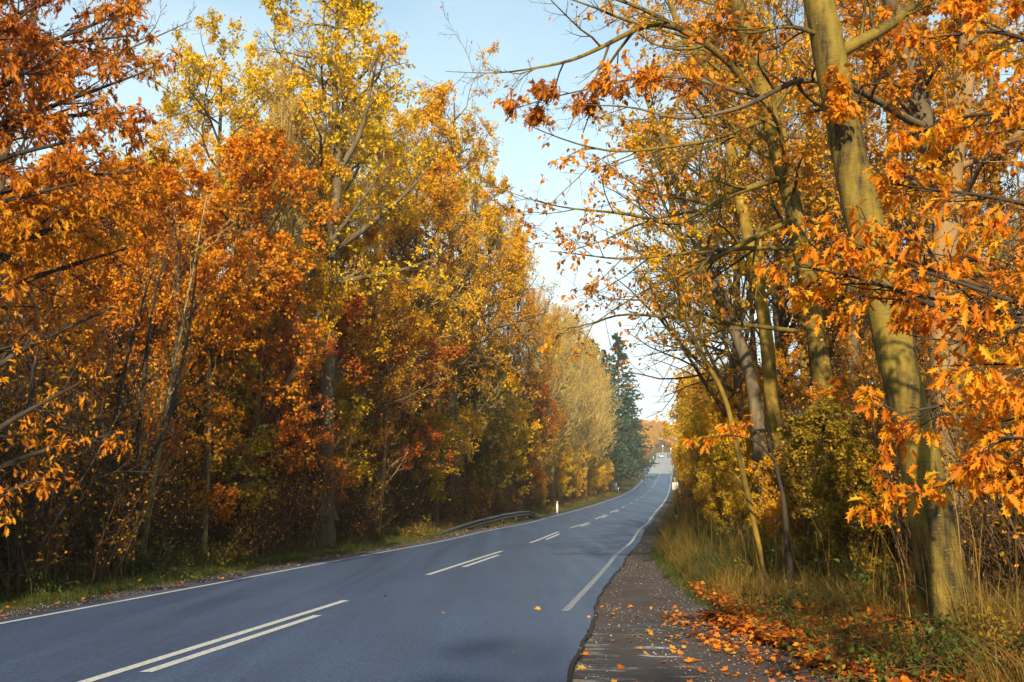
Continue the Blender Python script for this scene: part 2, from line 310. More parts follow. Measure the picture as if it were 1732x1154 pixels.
# asphalt
m,t,b=newmat('asphalt'); tc=t.nodes.new('ShaderNodeTexCoord')
n1=noise(t,85,5,.9,tc.outputs['Object']); n2=noise(t,.5,4,.6,tc.outputs['Object'])
mp=t.nodes.new('ShaderNodeMapping'); mp.inputs['Scale'].default_value=(1.5,.05,1); mp.inputs['Rotation'].default_value=(0,0,radians(8)); t.links.new(tc.outputs['Object'],mp.inputs[0]); n3=noise(t,1.0,4,.55,mp.outputs[0])
r=ramp(t,[(.009,.018,.042),(.032,.062,.128),(.14,.225,.37)],[.34,.50,.66])
n1b=noise(t,34,4,.85,tc.outputs['Object']); n1s=math_(t,'ADD',math_(t,'MULTIPLY',n1.outputs[0],.45),math_(t,'MULTIPLY',n1b.outputs[0],.55)); t.links.new(n1s,r.inputs[0])
r2=ramp(t,[(.85,.85,.86),(1.14,1.14,1.14)],[.35,.65]); t.links.new(math_(t,'ADD',math_(t,'MULTIPLY',n2.outputs[0],.5),math_(t,'MULTIPLY',n3.outputs[0],.5)),r2.inputs[0])
t.links.new(mixc(t,1.0,r.outputs[0],r2.outputs[0],'MULTIPLY'),b.inputs['Base Color'])
rr=ramp(t,[(.46,.46,.46),(.66,.66,.66)],[.35,.65]); t.links.new(n3.outputs[0],rr.inputs[0]); t.links.new(rr.outputs[0],b.inputs['Roughness']); b.inputs['Specular IOR Level'].default_value=.6
bump(t,b,n1s,.5,.012); M['asphalt']=m
tag(strip('road',[lambda Y:-3.78+.05*rag(Y),-3.3,-1.7,0,1.7,3.3,lambda Y:redge(Y)+.02*rag(Y)],M['asphalt'],.030,FY[FY<700]),kind='structure')
m,t,b=newmat('pale_asphalt'); tc=t.nodes.new('ShaderNodeTexCoord'); n=noise(t,.35,5,.6,tc.outputs['Object']); r=ramp(t,[(.22,.23,.22),(.34,.345,.32)],[.35,.65]); t.links.new(n.outputs[0],r.inputs[0]); t.links.new(r.outputs[0],b.inputs['Base Color']); b.inputs['Roughness'].default_value=.6; M['paleasphalt']=m
tag(strip('far_road_surface',[lambda Y:-3.36+0*Y,-1.7,0,1.7,3.46],M['paleasphalt'],.033,np.arange(289,690,3.)),kind='structure')  # paler surface sheet laid over the far stretch of the road
# crack: ragged dark edge of the carriageway on the right
m,t,b=newmat('crack_dirt'); b.inputs['Base Color'].default_value=(.014,.011,.010,1); b.inputs['Roughness'].default_value=.95; M['crack']=m
CYr=FY[(FY<30)]
wv=lambda Y: np.interp(Y,[3,10,15,20,30],[.032,.028,.025,.022,.016])
mean=lambda Y:.025*np.sin(Y*1.1)+.012*np.sin(Y*3.7)
tag(strip('road_edge_crack',[lambda Y:redge(Y)+mean(Y)-wv(Y)*(.5+.35*rag(Y)),lambda Y:redge(Y)+mean(Y)+wv(Y)*(1.2+.8*rag(Y+3))],M['crack'],.034,CYr),kind='structure')
# side track and field entrance on the left
def side(name,Y0,Y1,u0,mat,dz):
    ys=np.linspace(Y0,Y1,8); return tag(strip(name,[lambda Y:u0+0*Y,lambda Y:(u0-4)/2+0*Y,-3.6],mat,dz,ys),kind='structure')
side('side_road',296,326,-22,M['asphalt'],.045); side('field_track',190,200,-12,M['gravel'],.02)
# paint
m,t,b=newmat('road_paint'); tc=t.nodes.new('ShaderNodeTexCoord'); n=noise(t,45,4,.75,tc.outputs['Object'])
r=ramp(t,[(.07,.08,.10),(.42,.43,.41),(.60,.61,.56)],[.34,.43,.6]); t.links.new(n.outputs[0],r.inputs[0]); t.links.new(r.outputs[0],b.inputs['Base Color']); b.inputs['Roughness'].default_value=.6; M['paint']=m
m,t,b=newmat('worn_paint'); tc=t.nodes.new('ShaderNodeTexCoord'); n=noise(t,28,5,.8,tc.outputs['Object'])
r=ramp(t,[(.05,.062,.09),(.20,.23,.27),(.42,.44,.44)],[.38,.50,.64]); t.links.new(n.outputs[0],r.inputs[0]); t.links.new(r.outputs[0],b.inputs['Base Color']); b.inputs['Roughness'].default_value=.6; M['wornpaint']=m
def pline(name,u0,u1,Y0,Y1,mat,step=1.0,dz=.035,label=None,group=None,cat='road marking'):
    ys=np.unique(np.concatenate([np.arange(Y0,Y1,step),[Y1]])); o=strip(name,[lambda Y:u0+0*Y,lambda Y:u1+0*Y],mat,dz,ys); tag(o,kind='structure'); return o
pline('left_edge_line',-3.50,-3.40,3,480,M['paint'],.5)
pline('right_edge_line',3.54,3.64,34,470,M['paint'],.5); pline('right_edge_line_faded',3.53,3.64,14.4,34,M['wornpaint'],.5)
acc_rows=[]
A=Acc()
def dash(u0,u1,Y0,Y1):
    ys=np.arange(Y0,Y1+.01,.5 if Y1<120 else 2.5); L=[];
    V=np.stack([np.stack([rx(ys)+u,ys,rz(ys)+.0352],-1) for u in (u0,u1)],1).reshape(-1,3); k=np.arange(len(ys)-1)*2
    A.quads(V,np.stack([k,k+1,k+3,k+2],-1))
dash(-.06,.06,6.4,16.3)
for i in range(5): dash(-.06,.06,21.2+15*i-(0 if i<4 else 0),31.1+15*i)
dash(.21,.33,9.4,14.1)
for i in range(5): dash(.21,.33,23.6+15*i,28.6+15*i)
for i in range(7): dash(-.06,.06,96+15*i,101+15*i)
for i in range(14): dash(-.06,.06,205+15*i,215+15*i)
tag(mobj('centre_line_marking',A.build('centre_line',M['paint'])),kind='structure')

# ------------------------------------------------------------------ tree generator
def interp_on(P,R,t):
    N,K,_=P.shape; x=t*(K-1); i=np.minimum(x.astype(int),K-2); f=(x-i)[...,None]; n=np.arange(N)[:,None]
    a=P[n,i]; b=P[n,i+1]; pos=a+(b-a)*f; rad=R[n,i]+(R[n,i+1]-R[n,i])*f[...,0]; return pos,rad,nrm(b-a)
def spawn(rg,P,R,m,t0,t1,ang,L,K,wob=.12,trop=.05,rf=.6,rmin=.005,tip=.25,angsd=.18,flat=0.0):
    N=P.shape[0]; t=t0+(t1-t0)*(np.arange(m)[None]+rg.rand(N,m))/m
    pos,rad,tg=interp_on(P,R,t)
    v=rg.normal(size=(N,m,3)); v[...,2]*=(1-flat); pr=nrm(v-(v*tg).sum(-1,keepdims=True)*tg)
    # golden angle spread around the parent when m is large
    a=radians(ang)*(1+angsd*rg.normal(size=(N,m,1)))
    d=nrm(np.cos(a)*tg+np.sin(a)*pr)
    if callable(L): ln=L(t)*rg.uniform(.7,1.25,(N,m))
    else:
        pl=np.linalg.norm(np.diff(P,axis=1),axis=-1).sum(1)[:,None]; ln=pl*L*(1-.55*t)*rg.uniform(.65,1.3,(N,m))
    M_=N*m; d=d.reshape(M_,3); p=pos.reshape(M_,3).copy(); st=(ln.reshape(M_,1))/(K-1)
    out=np.empty((M_,K,3)); out[:,0]=p
    tv=np.array([0,0,trop])
    for k in range(1,K):
        d=nrm(d+rg.normal(size=(M_,3))*wob+tv); p=p+d*st; out[:,k]=p
    r0=np.minimum(rad.reshape(M_)*rf, np.maximum(st[:,0]*(K-1)*.022,rmin)); r0=np.maximum(r0,rmin)
    rr=r0[:,None]*(1-(1-tip)*np.linspace(0,1,K)[None]); return out,np.maximum(rr,rmin*.6)
def tmpl(kind):
    """leaf template: verts (n,3) with y along the leaf (0..1), faces"""
    if kind=='d':
        return np.array([(0,0,0),(.34,.45,.07),(0,1,-.05),(-.34,.5,.07)]),[[0,1,2,3]]
    if kind=='o':
        return np.array([(0,0,0),(.22,.25,.05),(.28,.6,.05),(0,1,-.12),(-.28,.6,.05),(-.22,.25,.05)]),[[0,1,2,3],[0,3,4,5]]
    if kind=='l':   # lobed
        h=[(.025,.0),(.05,.16),(.17,.27),(.25,.24),(.10,.34),(.12,.42),(.27,.56),(.37,.55),(.15,.58),(.13,.66),(.22,.82),(.28,.86),(.09,.80)]
        R_=[(x,y,.35*x-.34*y*y) for x,y in h]; Lh=[(-x*.92,y*1.03-.02,.48*x-.30*y*y) for x,y in h]
        mid=[(0,0,0),(0,.35,-.06),(0,.7,-.18),(0,1.02,-.38)]
        V=mid+R_+Lh; n=len(h)
        fr=[0]+list(range(4,4+n))+[3,2,1]; fl=[0]+[4+n+i for i in range(n)]+[3,2,1]; return np.array(V),[fr,fl[::-1]]
    if kind=='m':   # cheap maple like
        pts=[(0,0),(.12,.18),(.42,.2),(.3,.42),(.46,.66),(.2,.62),(0,1),(-.2,.64),(-.46,.62),(-.3,.4),(-.42,.16),(-.12,.18)]
        V=[(x,y,.25*abs(x)-.12*y) for x,y in pts]; return np.array(V),[[0,1,2,3,4,5,6],[0,6,7,8,9,10,11]]
    if kind=='p': # pebble
        return np.array([(.5,.5,.1),(-.45,.5,0),(0,1,.1),(0,0,.05),(.05,.5,.42),(0,.5,-.3)]),[[0,2,4],[2,1,4],[1,3,4],[3,0,4]]
    if kind=='b': # bush leaf clumps
        return np.array([(0,0,0),(.3,.3,.1),(.1,1,0),(-.3,.6,.12)]),[[0,1,2,3]]
def put_leaves(A,rg,C,D,size,kind,up=.5,var=.35,tint=None):
    n=len(C); T,Fc=tmpl(kind); D=nrm(D)
    nr=rg.normal(size=(n,3)); nr[:,2]=np.abs(nr[:,2])+up; nr=nrm(nr-(nr*D).sum(-1,keepdims=True)*D); Wd=np.cross(D,nr)
    s=(size*(1+var*rg.uniform(-1,1,n)))[:,None,None]
    V=C[:,None,:]+s*(T[None,:,0:1]*Wd[:,None,:]+T[None,:,1:2]*D[:,None,:]+T[None,:,2:3]*nr[:,None,:])
    nv=len(T); lp=np.concatenate([np.array(f) for f in Fc]); st=np.cumsum([0]+[len(f) for f in Fc[:-1]]); nl=len(lp)
    loops=(np.arange(n)[:,None]*nv+lp[None]).ravel(); starts=(np.arange(n)[:,None]*nl+st[None]).ravel()
    tn=rg.rand(n) if tint is None else tint
    tf=np.repeat(tn,len(Fc)); tf=np.clip(tf+.12*(rg.rand(len(tf))-.5),0,1); A.add(V,loops,starts,tf)
def leaves_on(A,rg,P,R,per,size,kind,t0=.25,droop=.35,up=.5,keep=None,fwd=.6,var=.35,off=.0):
    if keep is not None:
        k=keep(P.mean(1)) > rg.rand(len(P)); P=P[k]; R=R[k]
    if len(P)==0: return
    t=t0+(1-t0)*rg.rand(len(P),per); pos,_,tg=interp_on(P,R,t); n=pos.size//3
    d=nrm(tg.reshape(n,3)*fwd+rg.normal(size=(n,3))*.6+np.array([0,0,-droop])); C=pos.reshape(n,3)+rg.normal(size=(n,3))*off
    tn=np.clip(np.repeat(rg.rand(len(P)),per)*.45+rg.rand(n)*.55,0,1)
    put_leaves(A,rg,C,d,size,kind,up,var,tn)
def trunk_line(rg,H,r0,K=14,lean=(0,0),wob=.03,tipf=.12,sweep=.0):
    z=np.linspace(0,1,K); P=np.zeros((K,3)); P[:,2]=z*H; w_=np.cumsum(rg.normal(size=(K,2))*wob*H/K,axis=0); w_-=w_[0]
    P[:,0]=w_[:,0]+lean[0]*H*z+sweep*H*z*z; P[:,1]=w_[:,1]+lean[1]*H*z
    R=r0*((1-z)**.85*(1-tipf)+tipf); R[0]*=1.35; return P[None],R[None]
PROTO={}
def proto(name,parts,H,cat): PROTO[name]=dict(parts=parts,H=H,cat=cat)
def broadleaf(name,seed,H,r0,n1,lf,shape,ang1,trop1,m2,m3,m4,leafmat_,bark,per,lsize,kind='d',t0=.25,wob=.1,lean=(0,0),keep=None,leafy2=True,twigmin=.006,droop=.3,rf1=.55,trop2=.03,cat='tree',ang2=48,tsweep=0,twob=.03,last=.5,L4=.45):
    rg=np.random.RandomState(seed)
    T0,R0=trunk_line(rg,H,r0,lean=lean,sweep=tsweep,wob=twob)
    P1,R1=spawn(rg,T0,R0,n1,t0,.97,ang1,lambda t:H*lf*shape((t-t0)/(1-t0)),9,wob,trop1,rf1,.012,.18)
    P2,R2=spawn(rg,P1,R1,m2,.18,.98,ang2,.5,6,wob*1.3,trop2,.6,.008,.3)
    P3,R3=spawn(rg,P2,R2,m3,.15,1.0,46,.55,4,.16,trop2,.65,twigmin,.4)
    A=Acc(); A.tube(T0,R0,10); A.tube(P1,R1,6); A.tube(P2,R2,4); A.tube(P3,R3,3)
    tw,tr=P3,R3
    if m4:
        P4,R4=spawn(rg,P3,R3,m4,.2,1.0,42,L4,3,.15,trop2,.7,twigmin,.5); A.tube(P4,R4,3); tw,tr=P4,R4
    trunk=A.build(name+'_trunk',bark,True)
    parts=[('trunk',trunk)]
    if per:
        B=Acc(); leaves_on(B,rg,tw,tr,per,lsize,kind,keep=keep,droop=droop,off=lsize*.6)
        if leafy2 and m4: leaves_on(B,rg,P3,R3,max(1,per//2),lsize,kind,keep=keep,droop=droop,off=lsize*.4)
        parts.append(('crown',B.build(name+'_crown',leafmat_,False,True)))
    proto(name,parts,H,cat)
dome=lambda t: .55+.45*np.sin(pi*np.clip(t*.9+.15,0,1))-.45*np.clip(t-.6,0,1)
cone=lambda t: 1.0-.8*t
vase=lambda t: .9-.35*t
clump=lambda fx,th: (lambda p: (np.sin(p[:,0]*fx+1.1)+np.sin(p[:,1]*fx*1.1+.4)+np.sin(p[:,2]*fx*1.2+2.)>th).astype(float)*.9+.12)

for k in (0,1):
    broadleaf('oak_gold%d'%k,11+k,20,.32,17,.27,dome,50,.07,9,7,4,M['leaf_oakgold'],M['bark_grey'],5,.125,'m',t0=.30,wob=.16,keep=clump(1.1,-1.1))
for k in (0,1,2):
    broadleaf('broad_oak%d'%k,14+k,18,.30,24,.235,lambda t:.70+.40*np.sin(pi*np.clip(t*.95+.05,0,1))-.35*np.clip(t-.7,0,1),64,.05,9,7,4,M['leaf_oakgold' if k!=1 else 'leaf_gold'],M['bark_grey'],5,.12,'m',t0=.34,wob=.20,keep=clump(1.5,-.25),ang2=56)
for k in (0,1):
    broadleaf('beech%d'%k,21+k,15,.2,24,.26,dome,60,.04,8,7,4,M['leaf_gold'],M['bark_tan'],5,.105,'d',t0=.10,wob=.12,keep=clump(1.3,-.9))
for k in (0,1):
    broadleaf('rust%d'%k,31+k,14,.2,24,.33,dome,56,.04,9,7,4,M['leaf_rust'],M['twig_brown'],4,.10,'d',t0=.07,wob=.13,keep=clump(1.3,-1.0))
for k in (0,1):
    broadleaf('orange%d'%k,41+k,10,.13,22,.34,dome,52,.07,8,7,4,M['leaf_orange'],M['bark_dark'],4,.10,'m',t0=.09,wob=.12,keep=clump(1.5,-1.3))
for k in (0,1):
    broadleaf('red%d'%k,51+k,7,.09,20,.38,dome,55,.05,8,6,4,M['leaf_red'],M['bark_dark'],4,.08,'m',t0=.08,wob=.12,keep=clump(1.9,-1.2))
broadleaf('olive0',61,5,.06,20,.40,dome,52,.08,8,6,2,M['leaf_olive'],M['bark_dark'],5,.10,'m',t0=.06,wob=.12,keep=clump(2.2,-1.3))
broadleaf('olive1',62,6,.06,20,.36,dome,48,.08,8,6,2,M['leaf_yellow'],M['bark_dark'],5,.10,'m',t0=.06,wob=.12,keep=clump(2.2,-.9))
for k in (0,1):
    broadleaf('tan%d'%k,71+k,16,.14,44,.26,dome,36,.17,9,7,2,M['leaf_tan'],M['twig_gold'],1,.08,'d',t0=.10,wob=.06,twigmin=.012,trop2=.10,ang2=34,twob=.015)
for k in (0,1):
    broadleaf('bare%d'%k,81+k,16,.17,26,.34,vase,42,.10,9,7,2,M['leaf_gold'],M['twig_brown'],1,.10,'d',t0=.16,wob=.11,keep=lambda p:np.full(len(p),.25),trop2=.05,cat='tree')
for k in (0,1):
    broadleaf('goldbush%d'%k,91+k,5.5,.05,26,.50,dome,40,.10,9,6,2,M['leaf_yellow' if k==0 else 'leaf_gold'],M['twig_gold'],5,.12,'d',t0=.02,wob=.10,keep=clump(1.4,-1.8),cat='shrub')
broadleaf('farcrown0',95,12,.22,22,.42,dome,55,.05,9,6,0,M['leaf_gold'],M['bark_grey'],9,.42,'b',t0=.14,wob=.1,keep=clump(.8,-1.8))
broadleaf('farcrown1',96,13,.22,22,.42,dome,55,.05,9,6,0,M['leaf_orange'],M['bark_grey'],9,.42,'b',t0=.14,wob=.1,keep=clump(.8,-1.8))
broadleaf('farcrown2',97,12,.22,22,.42,dome,50,.08,9,6,0,M['leaf_tan'],M['bark_tan'],7,.42,'b',t0=.12,wob=.1)

def spruce(name,seed,H,r0,width):
    rg=np.random.RandomState(seed); T0,R0=trunk_line(rg,H,r0,wob=.006,tipf=.05)
    n=150
    P1,R1=spawn(rg,T0,R0,n,.05,.99,82,lambda t:width*(1.03-t)**.85+.15,8,.05,-.03,.5,.012,.2,angsd=.06)
    P1[:,:,2]+= (np.linspace(0,1,8)**2*.10)[None]*np.linalg.norm(P1[:,-1]-P1[:,0],axis=-1)[:,None]
    P2,R2=spawn(rg,P1,R1,14,.12,1.,55,.34,4,.08,-.06,.6,.006,.4,flat=.75)
    A=Acc(); A.tube(T0,R0,8); A.tube(P1,R1,4); A.tube(P2,R2,3); B=Acc()
    for (P,R,per,sz) in ((P1,R1,26,.34),(P2,R2,12,.26)):
        t=.1+.9*rg.rand(len(P),per); pos,_,tg=interp_on(P,R,t); m_=pos.size//3
        d=nrm(tg.reshape(m_,3)*.9+rg.normal(size=(m_,3))*.45+np.array([0,0,-.45])); put_leaves(B,rg,pos.reshape(m_,3),d,sz,'d',.6)
    B.V=[v for v in B.V]
    proto(name,[('trunk',A.build(name+'_t',M['bark_dark'],True)),('foliage',B.build(name+'_f',M['needle'],False,True))],H,'conifer')
spruce('spruce0',101,26,.30,6.0); spruce('spruce1',102,22,.26,5.6)

def thicket(name,seed,n,rad,h0,h1,leafm,bark,per,lsize,kind='d',m2=9,m3=4,rr=.014,keepv=.5,leanx=.0):
    rg=np.random.RandomState(seed); K=8; P=np.zeros((n,K,3)); a=rg.rand(n)*2*pi; r=rad*np.sqrt(rg.rand(n)); P[:,0,0]=r*np.cos(a)*1.5; P[:,0,1]=r*np.sin(a)
    h=rg.uniform(h0,h1,n); d=nrm(np.stack([rg.normal(size=n)*.22+leanx,rg.normal(size=n)*.22,np.ones(n)],-1)); p=P[:,0].copy()
    for k in range(1,K): d=nrm(d+rg.normal(size=(n,3))*.09); p=p+d*(h/(K-1))[:,None]; P[:,k]=p
    R=(rr*(.5+rg.rand(n)))[:,None]*(1-.75*np.linspace(0,1,K))[None]
    P2,R2=spawn(rg,P,R,m2,.15,1.,42,.30,5,.14,.06,.7,.0045,.4); P3,R3=spawn(rg,P2,R2,m3,.2,1.,45,.5,3,.15,.03,.8,.0035,.5)
    A=Acc(); A.tube(P,R,5); A.tube(P2,R2,3); A.tube(P3,R3,3); parts=[('stems',A.build(name+'_s',bark,True))]
    if per:
        B=Acc(); leaves_on(B,rg,P3,R3,per,lsize,kind,keep=lambda p:np.clip(keepv*(.25+p[:,2]/h1),0,1),off=.02); parts.append(('leaves',B.build(name+'_l',leafm,False,True)))
    proto(name,parts,h1,'shrub')
thicket('thicket0',111,90,1.3,1.6,4.8,M['leaf_rust'],M['twig_brown'],1,.08,keepv=.7)
thicket('thicket1',112,80,1.3,2.0,6.0,M['leaf_orange'],M['bark_dark'],1,.08,keepv=.30,kind='m',leanx=.12)
thicket('thicket2',113,80,1.4,1.2,3.6,M['leaf_olive'],M['twig_brown'],2,.07,keepv=.5,kind='m')
thicket('thicket3',114,110,1.4,.8,2.6,M['leaf_orange'],M['twig_brown'],1,.065,keepv=.6,m2=12)

rgp=np.random.RandomState(77)
def place(pn,X,Y,s=1.0,label=None,name=None,group=None,rot=None,z=None,sx_=None,cat=None,lean=None):
    pr=PROTO[pn]; zz=gz(X,Y)-.06 if z is None else z
    rot=rgp.rand()*2*pi if rot is None else rot
    sc=s if sx_ is None else (s*sx_,s*sx_,s)
    o=empty(name,(X,Y,zz),label,cat or pr['cat'],group,rot,sc)
    if lean is not None: o.rotation_euler=(lean[1],lean[0],rot)
    for pnm,me in pr['parts']: mobj(pnm,me,o)
    return o
def pxplace(pn,px,Y,ytop,label,name,sx_=1.0,group=None,**k):
    for _ in range(400):
        X=(at(px,900,Y))[0]; u=X-rx(Y)
        if u<-6.9 or u>6.4 or k.get('free'): break
        Y+=.4
    k.pop('free',None)
    top=at(px,ytop,Y)[2]; H=top-gz(X,Y); return place(pn,X,Y,H/PROTO[pn]['H'],label,name,group,sx_=sx_,**k)

m,t,b=newmat('stone'); at_=t.nodes.new('ShaderNodeAttribute'); at_.attribute_name='tint'; r=ramp(t,[(.06,.05,.045),(.16,.13,.10),(.36,.31,.24)]); t.links.new(at_.outputs['Fac'],r.inputs[0]); t.links.new(r.outputs[0],b.inputs['Base Color']); b.inputs['Roughness'].default_value=.85; M['stone']=m
kn_=lambda pn: {'beech':'beech_tree','rust':'hornbeam_tree','broad_oak':'oak_tree','bare':'beech_tree'}[pn.rstrip('0123456789')]
# ------------------------------------------------------------------ left side, the trees one can tell apart
pxplace('broad_oak0',562,36,-40,'tallest oak on the left, green and gold leaves, rising past the top edge','oak_tree',.85,rot=.4)
pxplace('broad_oak1',758,50,172,'second tall gold oak, rounded top against the sky beside the overhanging orange branches','oak_tree',.85,rot=2.0)
pxplace('broad_oak2',335,29,115,'thin crowned golden oak at the left, whose top stands alone against the pale blue sky','oak_tree',.85,rot=4.1)
pxplace('orange0',385,25,265,'red orange maple glowing in the middle of the left wall of trees','maple_tree',.95,rot=1.2)
pxplace('orange1',285,21,330,'orange leaved tree low in front of the thin crowned golden oak','maple_tree',.9,rot=.3)
pxplace('tan0',458,30,150,'slender pale barked tree with bare golden twigs, left of the tallest oak','birch_tree',.62,rot=.2)
pxplace('beech0',640,38,215,'golden brown beech filling the gap between the two tall oaks','beech_tree',.9,rot=3.3)
pxplace('beech1',480,33,185,'yellow beech just left of the tallest oak trunk','beech_tree',.75,rot=5.0)
pxplace('rust0',700,44,300,'rust brown hornbeam in front of the second tall oak, to its left','hornbeam_tree',.9,rot=.9)
pxplace('rust1',590,33,400,'rust coloured hornbeam below the crown of the tallest oak','hornbeam_tree',.95,rot=.5)
pxplace('beech1',825,60,350,'golden beech at the outer edge of the left wall, right of the second tall oak','beech_tree',.6,rot=1.5)
pxplace('bare0',862,64,390,'nearly bare tree with dark twisting limbs at the sky edge of the left wall','beech_tree',.6,rot=4.6)
pxplace('rust0',893,72,500,'brown leaved hornbeam stepping down towards the tan birches','hornbeam_tree',.6,rot=2.6)
pxplace('red0',525,29,505,'orange red leaved young maple low in the left wall below the tallest oak','maple_tree',1.1,rot=1.1)
pxplace('red1',655,36,520,'dull red young maple low in the left wall between the two tall oaks','maple_tree',1.3,rot=2.2)
pxplace('red1',430,25,470,'orange red young maple beside the slender pale trunk','maple_tree',.9,rot=3.9)
pxplace('red0',893,62,655,'dark red shrub like maple just above the crash barrier end','maple_tree',1.1,rot=.7)
pxplace('olive1',560,27,640,'yellow green leaved young tree low below the orange red young maple','hazel_tree',1.1,rot=.2)
pxplace('olive0',800,46,600,'olive and yellow young tree standing over the crash barrier','hazel_tree',1.2,rot=2.0)
pxplace('olive1',840,52,640,'mottled green and gold young tree right behind the highest part of the crash barrier','hazel_tree',1.2,rot=5.2)
pxplace('olive1',700,40,660,'gold and green young tree left of where the crash barrier rises','hazel_tree',1.2,rot=4.0)
pxplace('olive0',340,22,600,'low olive green young tree among dark saplings at the left','hazel_tree',1.1,rot=1.0)
for (px,Y,yt,pn,sw,lb) in [(430,42,215,'beech1',.7,'yellow gold beech between the thin crowned oak and the slender pale trunk'),(505,48,205,'broad_oak2',.9,'pale gold oak peeking out left of the tallest oak'),
  (625,50,190,'broad_oak0',.9,'green gold oak filling the sky side just right of the tallest oak'),(690,56,225,'broad_oak2',.9,'golden oak in the dip between the two tall oaks'),(735,52,265,'beech0',.7,'amber beech directly left of the second tall oak'),
  (235,34,285,'beech1',.8,'amber beech left of the thin crowned oak'),(160,30,310,'rust0',1.0,'brown hornbeam behind the near maple at the far left'),(60,28,250,'beech0',1.0,'golden beech behind the near maple in the upper left corner'),
  (805,66,290,'broad_oak0',.7,'gold and green oak just right of and behind the second tall oak'),(285,38,240,'broad_oak1',.8,'slim golden oak behind the thin crowned oak, to its left'),(880,84,420,'rust1',.6,'brown hornbeam at the right end of the golden crowns')]:
    pxplace(pn,px,Y,yt,lb,kn_(pn),sw)
for i,(px,Y,yt,pn) in enumerate([(920,84,545,'tan0'),(935,98,520,'tan1'),(965,112,540,'tan0'),(950,92,535,'tan1'),(975,102,555,'tan0'),(990,108,575,'tan1'),(1005,118,600,'tan0'),(1018,126,628,'tan1'),(945,80,600,'tan0'),(900,76,520,'tan1')]):
    pxplace(pn,px,Y,yt,'bare golden birch in the even tan stand left of the tall spruces','birch_tree',1.15,group='tan birches before the spruces')
pxplace('spruce0',1049,176,562,'tallest dark green spruce, nearest the road beside the pale sky gap','spruce_tree',1.0,rot=.5)
pxplace('spruce1',1007,168,572,'spruce with only its tip showing above the tan birches','spruce_tree',1.0,rot=1.5)
pxplace('spruce1',1024,180,590,'narrow spruce between the tallest spruce and the tip to its left','spruce_tree',.9,rot=2.5)
pxplace('spruce0',938,140,560,'farthest left spruce, tip just above the brown hornbeams','spruce_tree',.8,rot=3.5)
pxplace('spruce1',1068,196,670,'short dark spruce at the foot of the tallest spruce by the road','spruce_tree',1.2,rot=3.5)
for i,(px,Y,yt,k,lb) in enumerate([(940,84,765,0,'golden yellow roadside bush just right of the white marker post'),(965,96,770,1,'orange gold roadside bush in the row right of the marker post'),(1000,118,778,0,'yellow bush beside the left white notice board'),(1018,132,785,1,'small orange bush at the end of the row before the spruces'),(905,70,790,1,'low yellow bush left of the white marker post')]):
    pxplace('goldbush%d'%k,px,Y,yt,lb,'roadside_bush',1.2,rot=i*1.3)
# the wood behind them, rows going back from the road
rgt=np.random.RandomState(5); names={'beech':'beech_tree','rust':'hornbeam_tree','oak_':'oak_tree','broad':'oak_tree','bare':'beech_tree','tan':'birch_tree','oran':'maple_tree','oliv':'hazel_tree'}
def kindname(p): return [v for k,v in names.items() if p.startswith(k)][0]
def forest(side,Y0,Y1,step,u0,u1,protos,hmin,hmax,label,group,skip=None):
    Y=Y0
    while Y<Y1:
        u=rgt.uniform(u0,u1); yy=Y+rgt.uniform(-1,1)*step*.3; pn=protos[rgt.randint(len(protos))]; X=rx(yy)+side*u; h=rgt.uniform(hmin,hmax)
        kn=kindname(pn).split('_')[0]
        place(pn,X,yy,h/PROTO[pn]['H'],label%kn,kn+'_tree',group+', '+kn,sx_=rgt.uniform(.8,1.05)); Y+=step*rgt.uniform(.8,1.2)
        
forest(-1,13,70,3.4,8.6,11,['rust0','orange0','rust1','beech0','orange1','beech1'],6.5,10,'low branched %s crowding behind the thicket in the front row of the left wood','front row of the left wood')
forest(-1,70,190,5,8.2,10.5,['rust0','tan0','rust1','beech0'],6,9,'%s in the front row of the left wood beyond the crash barrier','far front row of the left wood')
forest(-1,14,60,5.0,13,16,['beech0','rust1','rust0','orange1','beech1'],9,13,'%s in the second row of the left wood behind the named trees','second row of the left wood')
forest(-1,60,170,7,12,17,['rust0','rust1','beech0','tan1'],9,12,'%s in the far stretch of the left wood, behind the barrier and the tan birches','far second row of the left wood')
forest(-1,12,120,5.5,19,24,['rust1','beech0','bare1','rust0','oak_gold0'],11,15,'%s deep in the left wood, only glimpsed between nearer trunks','third row of the left wood')
forest(-1,16,130,6,28,36,['rust0','rust1','bare0'],12,16,'%s farthest back in the left wood, closing off the view','back row of the left wood')
forest(-1,205,290,7,9,15,['tan0','tan1','rust0'],7,11,'%s left of the far road between the spruces and the side road','far left trees beyond the spruces')
forest(-1,330,470,8,13,24,['farcrown0','farcrown2','tan0','farcrown1'] if False else ['tan0','tan1','beech0','rust1'],7,11,'sunlit %s lining the left of the far climbing road','trees left of the far climbing road')
forest(-1,215,300,9,20,40,['beech0','rust0','tan0'],9,12,'%s behind the trees left of the far road','second line left of the far road')
forest(-1,310,480,9,32,50,['beech0','rust0','tan0'],10,14,'%s behind the trees lining the left of the far road','second line left of the far road')
